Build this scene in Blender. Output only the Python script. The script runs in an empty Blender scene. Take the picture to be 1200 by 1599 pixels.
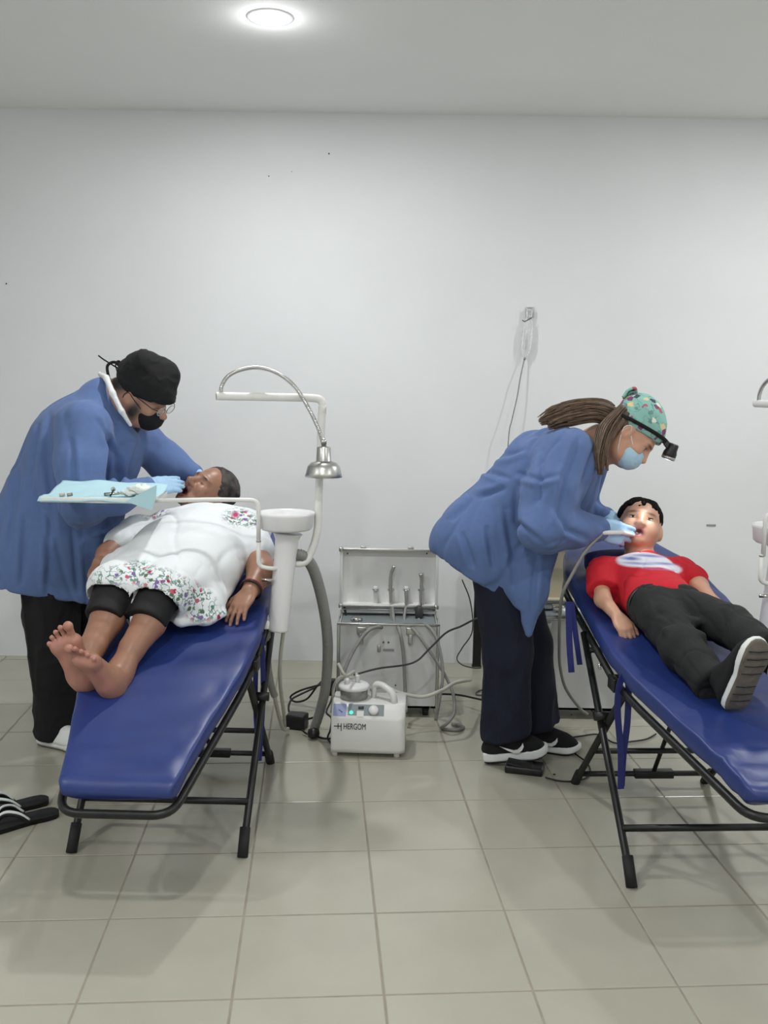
import bpy, bmesh, math, random
import numpy as np
from mathutils import Vector, Matrix
random.seed(4); np.random.seed(4)
scene = bpy.context.scene
C = scene.collection
PI = math.pi
# ------------------------------------------------------------------ camera (fitted to the floor tiles and the wall lines)
CAM_F, YAW, PITCH, ROLL, CAM_H = 1498.8, -.003, .12812, .01535, 1.50
WALL_Y, CEIL_Z, TILE, TX0, TY0, TPHI = 5.163, 2.9025, .37667, -.7395, 2.1667, .07276
_f = Vector((math.sin(YAW)*math.cos(PITCH), math.cos(YAW)*math.cos(PITCH), -math.sin(PITCH)))
_r = Vector((math.cos(YAW), -math.sin(YAW), 0)); _u = _r.cross(_f)
_R = _r*math.cos(ROLL) + _u*math.sin(ROLL); _U = _u*math.cos(ROLL) - _r*math.sin(ROLL)
cd = bpy.data.cameras.new('camera'); cam = bpy.data.objects.new('camera', cd); C.objects.link(cam)
cd.sensor_fit = 'VERTICAL'; cd.sensor_height = 32; cd.lens = CAM_F/1599*32; cd.clip_start = .05
M4 = Matrix((( _R.x, _U.x, -_f.x, 0), (_R.y, _U.y, -_f.y, 0), (_R.z, _U.z, -_f.z, CAM_H), (0, 0, 0, 1)))
cam.matrix_world = M4
scene.camera = cam
def at(px, py, Y):
    "point of the room at depth Y that the photograph shows at this pixel"
    d = _f + _R*((px-600)/CAM_F) + _U*((799.5-py)/CAM_F)
    return Vector((0, 0, CAM_H)) + d*(Y/d.y)
def atz(px, py, z=0.0):
    d = _f + _R*((px-600)/CAM_F) + _U*((799.5-py)/CAM_F)
    return Vector((0, 0, CAM_H)) + d*((z-CAM_H)/d.z)
# ------------------------------------------------------------------ world and exposure
w = bpy.data.worlds.new('world'); scene.world = w; w.use_nodes = True
w.node_tree.nodes['Background'].inputs[0].default_value = (.85, .92, 1, 1)
w.node_tree.nodes['Background'].inputs[1].default_value = .25
scene.view_settings.view_transform = 'Standard'; scene.view_settings.look = 'None'
scene.view_settings.gamma = 1; scene.view_settings.use_curve_mapping = False
scene.view_settings.exposure = 0.0
LAMP_W = 21.5            # watts of each ceiling downlight
# ------------------------------------------------------------------ materials
def lin(r, g, b):
    f = lambda c: (c/255/12.92) if c/255 <= .04045 else ((c/255+.055)/1.055)**2.4
    return (f(r), f(g), f(b), 1)
MATS = {}
def mat(name, col, rough=.5, metal=0, spec=.5, noise=0, nscale=20, bump=0, bscale=60, vcol=None, trans=0, emit=None, estr=0, sheen=0, sss=0, bdist=.01, coat=0):
    m = bpy.data.materials.new(name); m.use_nodes = True
    nt = m.node_tree; b = nt.nodes['Principled BSDF']; N = nt.nodes.new; L = nt.links.new
    b.inputs['Base Color'].default_value = col; b.inputs['Roughness'].default_value = rough
    b.inputs['Metallic'].default_value = metal; b.inputs['Specular IOR Level'].default_value = spec
    if trans: b.inputs['Transmission Weight'].default_value = trans
    if coat: b.inputs['Coat Weight'].default_value = coat
    if sheen: b.inputs['Sheen Weight'].default_value = sheen
    if sss:
        b.inputs['Subsurface Weight'].default_value = sss; b.inputs['Subsurface Radius'].default_value = (.012, .005, .003)
    if emit: b.inputs['Emission Color'].default_value = emit; b.inputs['Emission Strength'].default_value = estr
    tc = N('ShaderNodeTexCoord')
    src = None
    if vcol:
        a = N('ShaderNodeAttribute'); a.attribute_name = vcol; src = a.outputs['Color']
    if noise:
        n = N('ShaderNodeTexNoise'); n.inputs['Scale'].default_value = nscale; n.inputs['Detail'].default_value = 5
        L(tc.outputs['Object'], n.inputs['Vector'])
        mr = N('ShaderNodeMapRange'); mr.inputs[1].default_value = .3; mr.inputs[2].default_value = .7
        mr.inputs[3].default_value = 1-noise; mr.inputs[4].default_value = 1+noise*.5
        L(n.outputs['Fac'], mr.inputs[0])
        mx = N('ShaderNodeMix'); mx.data_type = 'RGBA'; mx.blend_type = 'MULTIPLY'; mx.inputs[0].default_value = 1
        if src: L(src, mx.inputs[6])
        else: mx.inputs[6].default_value = col
        L(mr.outputs[0], mx.inputs[7]); src = mx.outputs[2]
    if src: L(src, b.inputs['Base Color'])
    if bump:
        n2 = N('ShaderNodeTexNoise'); n2.inputs['Scale'].default_value = bscale; n2.inputs['Detail'].default_value = 4
        L(tc.outputs['Object'], n2.inputs['Vector'])
        bp = N('ShaderNodeBump'); bp.inputs['Strength'].default_value = bump; bp.inputs['Distance'].default_value = bdist
        L(n2.outputs['Fac'], bp.inputs['Height']); L(bp.outputs[0], b.inputs['Normal'])
    MATS[name] = m
    return m
mat('wall_paint', lin(233, 235, 236), .75, noise=.035, nscale=1.7, bump=.25, bscale=9, bdist=.004)
mat('ceiling_paint', lin(242, 243, 241), .85, noise=.03, nscale=1.2)
mat('tile', lin(173, 170, 155), .22, noise=.05, nscale=5, bump=.03, bscale=4)
mat('grout', lin(150, 143, 128), .9, noise=.15, nscale=14)
mat('black_steel', lin(34, 35, 33), .38, metal=.3, noise=.3, nscale=30)
mat('rubber', lin(22, 22, 22), .7)
mat('vinyl', lin(35, 53, 114), .40, noise=.10, nscale=9, bump=.05, bscale=240, bdist=.002)
mat('strap', lin(38, 44, 110), .8, bump=.3, bscale=300, bdist=.002)
mat('white_plastic', lin(232, 232, 232), .3, noise=.02, nscale=6)
mat('white_enamel', lin(232, 232, 228), .35, noise=.05, nscale=30)
mat('chrome', lin(190, 190, 188), .2, metal=1)
mat('brushed_aluminium', lin(190, 190, 186), .36, metal=1, bump=.1, bscale=120, bdist=.002)
mat('alu_sheet', lin(218, 219, 217), .45, metal=0, noise=.05, nscale=5)
mat('case_lining', lin(238, 238, 235), .55, noise=.02, nscale=5)
mat('grey_hose', lin(140, 140, 136), .5, noise=.08, nscale=40)
mat('clear_hose', lin(186, 184, 174), .35, noise=.08, nscale=20)
mat('dark_cable', lin(60, 60, 58), .5)
mat('black_cable', lin(16, 16, 16), .5)
mat('black_plastic', lin(18, 18, 18), .42)
mat('unit_white', lin(222, 222, 218), .34)
mat('panel_grey', lin(132, 140, 142), .4)
mat('gauge_blue', lin(150, 160, 198), .3)
mat('led', lin(60, 220, 160), .3, emit=(.05, .9, .5, 1), estr=1.5)
mat('steel_jar', lin(150, 150, 148), .25, metal=.6)
mat('ink', lin(52, 52, 58), .6)
mat('paper_blue', lin(178, 214, 222), .8, bump=.2, bscale=60, bdist=.004)
mat('gauze', lin(232, 238, 234), .9, bump=.5, bscale=80)
mat('cream_board', lin(206, 196, 172), .6, noise=.05)
mat('clear_plastic', (.95, .96, .96, 1), .12, trans=.9, spec=.4)
mat('lamp_glow', (1, 1, 1, 1), .5, emit=(1, .985, .96, 1), estr=14)
mat('mark_grey', lin(150, 150, 148), .8)
# ------------------------------------------------------------------ helpers
def link(o, parent=None):
    C.objects.link(o)
    if parent: o.parent = parent
    return o
def tag(o, label=None, cat=None, group=None, kind=None):
    if label: o['label'] = label
    if cat: o['category'] = cat
    if group: o['group'] = group
    if kind: o['kind'] = kind
    return o
def thing(name, label, cat, loc=(0, 0, 0), group=None):
    o = bpy.data.objects.new(name, None); o.location = loc; o.empty_display_size = .05; link(o)
    return tag(o, label, cat, group)
def mesh_obj(name, verts, faces, m, parent=None, smooth=True):
    me = bpy.data.meshes.new(name); me.from_pydata([tuple(v) for v in verts], [], faces); me.update()
    me.materials.append(MATS[m] if isinstance(m, str) else m)
    if smooth: me.polygons.foreach_set('use_smooth', [True]*len(me.polygons))
    o = bpy.data.objects.new(name, me); link(o)
    if parent is not None: adopt(o, parent)
    return o
def wloc(p):
    v = Vector(p.location)
    return v + (wloc(p.parent) if p.parent else Vector((0, 0, 0)))
def adopt(o, parent):
    "parent meshes whose vertices are in world space: shift by the parent's location"
    o.parent = parent
    o.location = -wloc(parent) if o.type == 'MESH' and parent else o.location
class MB:
    def __init__(s): s.v = []; s.f = []
    def add(s, v, f):
        n = len(s.v); s.v += [tuple(p) for p in v]; s.f += [tuple(i+n for i in q) for q in f]; return s
    def build(s, name, m, parent=None, smooth=True): return mesh_obj(name, s.v, s.f, m, parent, smooth)
    def box(s, c, size, rz=0, bev=0, rot=None):
        bm = bmesh.new(); bmesh.ops.create_cube(bm, size=1)
        for v in bm.verts: v.co = Vector((v.co.x*size[0], v.co.y*size[1], v.co.z*size[2]))
        if bev: bmesh.ops.bevel(bm, geom=bm.edges[:], offset=bev, segments=2, affect='EDGES', profile=.6)
        mm = rot if rot is not None else Matrix.Rotation(rz, 3, 'Z')
        bm.verts.index_update()
        s.add([mm @ v.co + Vector(c) for v in bm.verts], [[v.index for v in f.verts] for f in bm.faces]); bm.free(); return s
    def loft(s, rings, cap=True):
        n = len(rings[0]); v = [p for r in rings for p in r]; f = []
        for i in range(len(rings)-1):
            for j in range(n):
                k = (j+1) % n; f.append((i*n+j, i*n+k, (i+1)*n+k, (i+1)*n+j))
        if cap: f.append(tuple(range(n))[::-1]); f.append(tuple((len(rings)-1)*n+j for j in range(n)))
        return s.add(v, f)
    def tube(s, pts, r, n=10, flat=1.0, cap=True):
        pts = [Vector(p) for p in pts]; rings = []; up = None
        for i, p in enumerate(pts):
            t = (pts[min(i+1, len(pts)-1)] - pts[max(i-1, 0)]).normalized()
            if up is None:
                up = Vector((0, 0, 1)) if abs(t.z) < .9 else Vector((0, 1, 0))
            up = (up - t*up.dot(t)).normalized(); sd = t.cross(up)
            rr = r[i] if isinstance(r, (list, tuple)) else r
            rings.append([p + (up*math.cos(a) + sd*math.sin(a)*flat)*rr for a in [2*PI*k/n for k in range(n)]])
        return s.loft(rings, cap)
    def lathe(s, prof, c, n=32, ax=(0, 0, 1)):
        "prof: (radius, height) list along axis ax from c"
        ax = Vector(ax).normalized(); e = ax.orthogonal().normalized(); g = ax.cross(e); c = Vector(c)
        rings = [[c + ax*h + (e*math.cos(2*PI*k/n) + g*math.sin(2*PI*k/n))*max(r, 1e-4) for k in range(n)] for r, h in prof]
        return s.loft(rings, True)
def smooth_path(pts, per=8):
    "Catmull-Rom through the points"
    P = [Vector(p) for p in pts]; P = [P[0]*2-P[1]] + P + [P[-1]*2-P[-2]]; out = []
    for i in range(1, len(P)-2):
        a, b, c, d = P[i-1:i+3]
        for k in range(per):
            t = k/per
            out.append(.5*((2*b) + (c-a)*t + (2*a-5*b+4*c-d)*t*t + (3*b-a-3*c+d)*t**3))
    out.append(P[-2]); return out
def rounded(pts, rad, seg=6):
    "polyline with rounded corners"
    P = [Vector(p) for p in pts]; out = [P[0]]
    for i in range(1, len(P)-1):
        a = (P[i-1]-P[i]); b = (P[i+1]-P[i]); q = min(rad, a.length*.49, b.length*.49)
        A = P[i]+a.normalized()*q; B = P[i]+b.normalized()*q
        for k in range(seg+1):
            t = k/seg; out.append(A*(1-t)**2 + P[i]*2*t*(1-t) + B*t*t)
    out.append(P[-1]); return out
def corrugated(name, pts, r, parent, m='grey_hose', pitch=.007, depth=.12):
    path = smooth_path(pts, 24); L = [0]
    for a, b in zip(path, path[1:]): L.append(L[-1]+(b-a).length)
    n = int(L[-1]/(pitch/4)); out = []; rr = []; j = 0
    for i in range(n+1):
        s = L[-1]*i/n
        while j < len(L)-2 and L[j+1] < s: j += 1
        t = (s-L[j])/max(L[j+1]-L[j], 1e-9); out.append(path[j].lerp(path[j+1], t)); rr.append(r*(1+depth*math.sin(s/pitch*2*PI)))
    return MB().tube(out, rr, 12).build(name, m, parent)
def cable(name, pts, r, m, parent=None, n=8): return MB().tube(smooth_path(pts, 8), r, n).build(name, m, parent)
# ------------------------------------------------------------------ the room
RX0, RX1, RY0 = -3.3, 3.5, -2.6
def struct(o, label=None, cat=None): return tag(o, label, cat, kind='structure')
struct(MB().box(((RX0+RX1)/2, WALL_Y+.1, CEIL_Z/2-.03), (RX1-RX0+.4, .2, CEIL_Z+.06)).build('wall_back', 'wall_paint', smooth=False), 'plain white painted wall behind the equipment cases', 'wall')
struct(MB().box((RX0-.1, (RY0+WALL_Y)/2, CEIL_Z/2-.03), (.2, WALL_Y-RY0, CEIL_Z+.06)).build('wall_left', 'wall_paint', smooth=False), 'white side wall beyond the left edge of the view', 'wall')
struct(MB().box((RX1+.1, (RY0+WALL_Y)/2, CEIL_Z/2-.03), (.2, WALL_Y-RY0, CEIL_Z+.06)).build('wall_right', 'wall_paint', smooth=False), 'white side wall beyond the right edge of the view', 'wall')
struct(MB().box(((RX0+RX1)/2, RY0-.1, CEIL_Z/2-.03), (RX1-RX0+.4, .2, CEIL_Z+.06)).build('wall_front', 'wall_paint', smooth=False), 'white wall behind the camera', 'wall')
struct(MB().box(((RX0+RX1)/2, (RY0+WALL_Y)/2, CEIL_Z+.05), (RX1-RX0+.4, WALL_Y-RY0+.4, .1)).build('ceiling', 'ceiling_paint', smooth=False), 'flat pale grey ceiling with recessed lights', 'ceiling')
floor = struct(MB().box(((RX0+RX1)/2, (RY0+WALL_Y)/2, -.0135), (RX1-RX0+.4, WALL_Y-RY0+.4, .023)).build('floor', 'grout', smooth=False), 'glossy cream ceramic tile floor with brown grout lines', 'floor')
# tiles: one object each, cut at the walls
ct, st = math.cos(TPHI), math.sin(TPHI)
def clip(poly, nx, ny, c):
    out = []
    for i in range(len(poly)):
        a, b = poly[i], poly[(i+1) % len(poly)]
        da, db = a[0]*nx+a[1]*ny-c, b[0]*nx+b[1]*ny-c
        if da <= 0: out.append(a)
        if da*db < 0:
            t = da/(da-db); out.append((a[0]+(b[0]-a[0])*t, a[1]+(b[1]-a[1])*t))
    return out
def tile_prism(poly, z0, z1, bv=.0022):
    n = len(poly); cx = sum(p[0] for p in poly)/n; cy = sum(p[1] for p in poly)/n
    ins = []
    for x, y in poly:
        d = math.hypot(x-cx, y-cy); k = max(0, (d-bv*1.41)/max(d, 1e-6)); ins.append((cx+(x-cx)*k, cy+(y-cy)*k))
    v = [(x, y, z0) for x, y in poly]+[(x, y, z1-.0012) for x, y in poly]+[(x, y, z1) for x, y in ins]
    f = [tuple(range(2*n, 3*n))]
    for L in (0, n):
        for i in range(n): j = (i+1) % n; f.append((L+i, L+j, L+n+j, L+n+i))
    return v, f
full = None; tiles = []
g = .0030
for i in range(-14, 18):
    for j in range(-16, 14):
        q = []
        for a, b in ((i*TILE+g, j*TILE+g), ((i+1)*TILE-g, j*TILE+g), ((i+1)*TILE-g, (j+1)*TILE-g), (i*TILE+g, (j+1)*TILE-g)):
            q.append((TX0+ct*a-st*b, TY0+st*a+ct*b))
        p = q
        for nx, ny, c in ((1, 0, RX1), (-1, 0, -RX0), (0, 1, WALL_Y), (0, -1, -RY0)): p = clip(p, nx, ny, c) if p else p
        if len(p) < 3: continue
        cx = sum(a[0] for a in p)/len(p); cy = sum(a[1] for a in p)/len(p)
        vis = cy > 1.55 and abs(cx) < .45*cy+.5
        tiles.append((not vis, math.hypot(cx, cy), p, p == q, cx, cy))
tiles.sort(key=lambda t: t[:2])
rest = MB()
for n_, (hid, d, p, whole, cx, cy) in enumerate(tiles):
    if hid or n_ >= 300:
        rest.add(*tile_prism(p, -.003, 0)); continue
    if whole:
        if full is None:
            v, f = tile_prism([(x-cx, y-cy) for x, y in p], -.003, 0)
            full = bpy.data.meshes.new('tile'); full.from_pydata(v, [], f); full.materials.append(MATS['tile'])
        o = bpy.data.objects.new('tile', full); o.location = (cx, cy, random.uniform(-.0006, 0)); link(o, floor)
    else:
        v, f = tile_prism(p, -.003, 0); mesh_obj('tile', v, f, 'tile', None, False).parent = floor
tag(rest.build('tile_field', 'tile', None, False), kind='stuff').parent = floor
# small marks on the wall
for px, py, s in ((514, 240, .004), (420, 275, .003), (10, 443, .004), (456, 268, .002)):
    p = at(px, py, WALL_Y); o = MB().lathe([(s, 0), (s*.8, .003), (0, .004)], (p.x, WALL_Y-.0005, p.z), 10, (0, -1, 0)).build('nail_mark', 'black_plastic'); o.parent = bpy.data.objects['wall_back']
p = at(1111, 820, WALL_Y); o = MB().box((p.x, WALL_Y-.002, p.z), (.05, .006, .010), bev=.002).build('wall_slot', 'mark_grey'); o.parent = bpy.data.objects['wall_back']
# ------------------------------------------------------------------ recessed ceiling lights
LP = [(-.477, 3.885), (2.15, 3.80), (-.477, 1.25), (1.95, 1.25), (-2.4, 1.25), (-.477, -1.3), (1.95, -1.3)]
LL = ['round recessed ceiling light in view above the left chair', 'recessed ceiling light beyond the right edge of the view', 'recessed ceiling light above the front of the left chair', 'recessed ceiling light above the front of the right chair', 'recessed ceiling light by the left side wall', 'recessed ceiling light behind the camera on the left', 'recessed ceiling light behind the camera on the right']
for (x, y), lb in zip(LP, LL):
    t = thing('ceiling_light', lb, 'light', (x, y, CEIL_Z), 'recessed ceiling lights')
    prof = [(.062, -.001), (.066, -.006), (.088, -.004), (.092, 0), (.088, .004), (.062, .004)]
    rings = [[Vector((x+math.cos(a)*r, y+math.sin(a)*r, CEIL_Z+h)) for a in [2*PI*k/40 for k in range(40)]] for r, h in prof]
    MB().loft(rings+[rings[0]], False).build('trim_ring', 'white_plastic', t)
    MB().lathe([(.064, .003), (.064, -.002), (.05, -.005), (.03, -.007)], (x, y, CEIL_Z), 32).build('diffuser', 'lamp_glow', t)
    ld = bpy.data.lights.new('downlight', 'AREA'); ld.shape = 'DISK'; ld.size = .13; ld.energy = LAMP_W; ld.color = (.985, .995, 1)
    lo = bpy.data.objects.new('downlight', ld); lo.location = (0, 0, -.012); link(lo, t)
    ld = bpy.data.lights.new('upper_wall_fill', 'POINT'); ld.shadow_soft_size = .05; ld.energy = LAMP_W*.07; ld.color = (.985, .995, 1)   # added light without a fixture of its own, brightens the upper wall
    lo = bpy.data.objects.new('upper_wall_fill', ld); lo.location = (0, 0, -.055); link(lo, t)
# ------------------------------------------------------------------ folding dental chairs
def vnoise(p, sc, seed=0):
    "cheap smooth value noise in [-1, 1] for an (n,3) array"
    q = np.asarray(p, float)*sc + seed*17.13; i = np.floor(q).astype(np.int64); f = q-i; f = f*f*(3-2*f)
    def h(x, y, z):
        n = (x*374761393 + y*668265263 + z*1274126177 + seed*951631) & 0x7fffffff
        n = ((n ^ (n >> 13))*1103515245) & 0x7fffffff
        n = (n ^ (n >> 16)) & 0xffff
        return n/32767.5-1
    r = 0
    for a in (0, 1):
        for b in (0, 1):
            for c in (0, 1):
                wt = (f[:, 0] if a else 1-f[:, 0])*(f[:, 1] if b else 1-f[:, 1])*(f[:, 2] if c else 1-f[:, 2])
                r = r + wt*h(i[:, 0]+a, i[:, 1]+b, i[:, 2]+c)
    return r
def chair_frame_fn(cx, ya, yaw):
    c, s = math.cos(yaw), math.sin(yaw)
    def W(x, y, z): y2 = y-.4; return Vector((cx + c*x - s*y2, ya+.4 + s*x + c*y2, z))
    return W
def interp(xs, ys, x): return float(np.interp(x, xs, ys))
def dental_chair(label, cx, ya, yaw, foot_y, foot_z, slope, pad, straps):
    W = chair_frame_fn(cx, ya, yaw)
    t = thing('dental_chair', label, 'dental chair', (cx, ya+.4, 0), 'blue folding dental chairs')
    # top of the upholstery along the chair: foot, hinge, head
    HE = 1.44
    PY = [foot_y, .28, HE]; PZ = [foot_z+.085, .655, .655+slope*(HE-.28)]
    top = lambda y: interp(PY, PZ, y)
    hwx = [foot_y, foot_y+.12, .12, .3, 1.0, 1.16, 1.30, 1.40, HE]; hwy = [.160, .178, .265, .285, .28, .245, .19, .125, .09]
    n = 70; rings = []; TH = .075
    for i in range(n+1):
        u = i/n; y = foot_y + (HE-foot_y)*u
        e = min((y-foot_y)/.05, (HE-y)/.06, 1); e = math.sqrt(max(0, 1-(1-max(e, 0))**2)) if e < 1 else 1
        # soft bend at the hinge
        z = np.mean([top(y+d) for d in (-.06, -.03, 0, .03, .06)]); hw = interp(hwx, hwy, y)
        th = TH*(.35+.65*e); ring = []
        slope = (top(y+.02)-top(y-.02))/.04; nrm = Vector((0, -slope, 1)).normalized()
        zc = z-TH/2
        m = 40
        for k in range(m):
            a = 2*PI*k/m; ca, sa = math.cos(a), math.sin(a)
            ex = .22 if sa > 0 else .5
            X = math.copysign(abs(ca)**.28, ca)*hw*(.93+.07*e); Zl = math.copysign(abs(sa)**ex, sa)*th/2
            # dished top
            if sa > 0: Zl -= .010*(1-(X/hw)**2)
            ring.append(W(X, y + nrm.y*Zl, zc + nrm.z*Zl))
        rings.append(ring)
    b = MB().loft(rings); P = np.array(b.v)
    # drag wrinkles in the cover, strongest at the foot end and by the hinge
    loc = P - np.array([cx, ya, 0]); d = .5*vnoise(P*[1, .45, 1]+[0, 0, 0], 14, 3)+.5*vnoise(P*[1, .6, 1], 26, 5)
    amp = .0065 + .007*np.exp(-((loc[:, 1]-foot_y-.15)/.15)**2) + .003*np.exp(-((loc[:, 1]-.25)/.1)**2)
    P[:, 2] += d*amp
    for (wx, wy, dx, dy, L, A) in ((-.02, foot_y+.1, .8, .55, .22, .016), (-.06, foot_y+.16, .75, .6, .2, .013), (.05, .05, .95, .25, .25, .009), (-.03, .16, .9, .3, .2, .007)):
        q = loc[:, :2]-[wx, wy]; al = q @ np.array([dx, dy])/math.hypot(dx, dy); pe = q @ np.array([-dy, dx])/math.hypot(dx, dy)
        P[:, 2] += A*np.exp(-(al/L*2)**2)*np.sin(pe/.018)*np.exp(-(pe/.03)**2)
    b.v = [tuple(p) for p in P]
    mt = b.build('mattress', 'vinyl', t)
    sp = []
    for i in range(4, n-3):          # piping along both sides
        y = foot_y + (HE-foot_y)*i/n
        sp.append((interp(hwx, hwy, y), y, np.mean([top(y+d) for d in (-.06, -.03, 0, .03, .06)])))
    for sgn in (-1, 1):
        MB().tube([W(sgn*(h*.945), y, z-.010) for h, y, z in sp], .0035, 6).build('piping', 'vinyl', mt)
    # rails under the upholstery
    rz = lambda y: top(y)-TH-.020
    R_ = .0125
    hf = .155
    fy = foot_y-.004
    loop = rounded([W(-.275, .30, rz(.30)), W(-.255, .12, rz(.12)), W(-hf, fy, rz(foot_y)+.010), W(hf, fy, rz(foot_y)+.010), W(.255, .12, rz(.12)), W(.275, .30, rz(.30))], .06)
    MB().tube(loop, R_, 10, 1.0).build('foot_rail', 'black_steel', t)
    lb = rounded([W(-.275, .26, rz(.26)), W(-.275, 1.0, rz(1.0)), W(-.17, 1.32, rz(1.32)), W(.17, 1.32, rz(1.32)), W(.275, 1.0, rz(1.0)), W(.275, .26, rz(.26))], .07)
    MB().tube(lb, R_, 10).build('back_rail', 'black_steel', t)
    for sgn in (-1, 1):
        a = MB().tube([W(sgn*.277, .0, .0), W(sgn*.277, .005, .015), W(sgn*.290, .62, rz(.62)+.005)], .0125, 10).build('leg', 'black_steel', t)
        MB().tube([W(sgn*.277, -.004, .001), W(sgn*.277, .052, .075)], .0175, 10).build('rubber_foot', 'rubber', a)
        a = MB().tube([W(sgn*.255, .78, .0), W(sgn*.255, .775, .012), W(sgn*.262, .20, rz(.20))], .0125, 10).build('leg', 'black_steel', t)
        MB().tube([W(sgn*.255, .784, .001), W(sgn*.255, .728, .062)], .0175, 10).build('rubber_foot', 'rubber', a)
        MB().lathe([(.016, -.03), (.016, .03)], W(sgn*.278, .375, .41), 12, (1, 0, 0)).build('pivot_bolt', 'black_steel', t)
        MB().box(W(sgn*.277, .28, rz(.28)-.005), (.02, .07, .045), yaw, .004).build('hinge_bracket', 'black_steel', t)
        MB().tube([W(sgn*.283, .42, rz(.42)-.03), W(sgn*.283, .425, rz(.42)-.012)], .006, 8).build('rail_screw', 'chrome', t)
    MB().tube([W(-.278, .115, .135), W(.278, .115, .135)], .0115, 10).build('crossbar', 'black_steel', t)
    MB().tube([W(-.255, .725, .06), W(.255, .725, .06)], .0105, 10).build('crossbar', 'black_steel', t)
    MB().tube([W(-.258, .585, .205), W(.258, .585, .205)], .0105, 10).build('crossbar', 'black_steel', t)
    MB().tube([W(-.285, .56, rz(.56)-.03), W(.285, .56, rz(.56)-.03)], .0105, 10).build('crossbar', 'black_steel', t)
    MB().box(W(.03, .725, .06), (.15, .034, .03), yaw, .004).build('latch_plate', 'black_steel', t)
    MB().tube([W(.03, .722, .07), W(-.01, .33, rz(.33)-.01)], .0085, 8).build('prop_strut', 'black_steel', t)
    MB().tube([W(-.27, .33, rz(.33)-.01), W(.27, .33, rz(.33)-.01)], .0095, 8).build('crossbar', 'black_steel', t)
    py, px_, pz = pad               # headrest pad
    rr = []
    for i in range(13):
        a = -PI/2+PI*i/12; ca = max(.12, math.cos(a)**.45 if abs(a) < 1.57 else 0)
        rr.append([W(px_+.15*math.sin(a), py+(abs(math.cos(b))**.6)*math.copysign(1, math.cos(b))*.085*ca, top(py)+pz/2-.012+slope*(abs(math.cos(b))**.6)*math.copysign(1, math.cos(b))*.085+(abs(math.sin(b))**.6)*math.copysign(1, math.sin(b))*pz/2*ca) for b in [2*PI*k/24 for k in range(24)]])
    MB().loft(rr).build('headrest', 'strap', t)
    for pts, wd in straps:           # webbing straps
        path = smooth_path(pts, 6); vv = []; ff = []
        for i, p in enumerate(path):
            tg = (path[min(i+1, len(path)-1)]-path[max(i-1, 0)]).normalized(); sd = Vector((1, .25, 0)).normalized(); nn = tg.cross(sd).normalized()*.0014
            sd = sd*wd
            vv += [p-sd-nn, p+sd-nn, p+sd+nn, p-sd+nn]
            if i:
                k = 4*i
                for j in range(4): ff.append((k-4+j, k-4+(j+1) % 4, k+(j+1) % 4, k+j))
        ff += [(3, 2, 1, 0), tuple(len(vv)-4+j for j in range(4))]
        mesh_obj('strap', vv, ff, 'strap', t, False)
    return t, W, top
chairL, WL, topL = dental_chair('blue folding dental chair under the barefoot patient', -.715, 2.92, -.02, -.42, .332, .24, (1.13, .02, .13),
    [([at(402, 982, 3.27), at(409, 1000, 3.30), at(411, 1090, 3.34), at(405, 1188, 3.36)], .009), ([at(400, 984, 3.29), at(401, 1010, 3.31), at(399, 1090, 3.345), at(404, 1184, 3.365)], .009)])
chairR, WR, topR = dental_chair('blue folding dental chair under the boy in red', 1.02, 2.78, .055, -.50, .455, .21, (.93, -.06, .10),
    [([at(888, 940, 3.30), at(889, 975, 3.30), at(890, 1010, 3.30), at(893, 1050, 3.30)], .0115), ([at(893, 940, 3.33), at(898, 980, 3.33), at(906, 1038, 3.33)], .010),
     ([at(977, 1048, 2.98), at(968, 1070, 2.97), at(965, 1110, 2.97), at(970, 1175, 2.97), at(970, 1232, 2.97)], .011), ([at(981, 1050, 2.99), at(982, 1080, 2.985), at(980, 1130, 2.985), at(974, 1180, 2.985), at(971, 1228, 2.985)], .011)])
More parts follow.
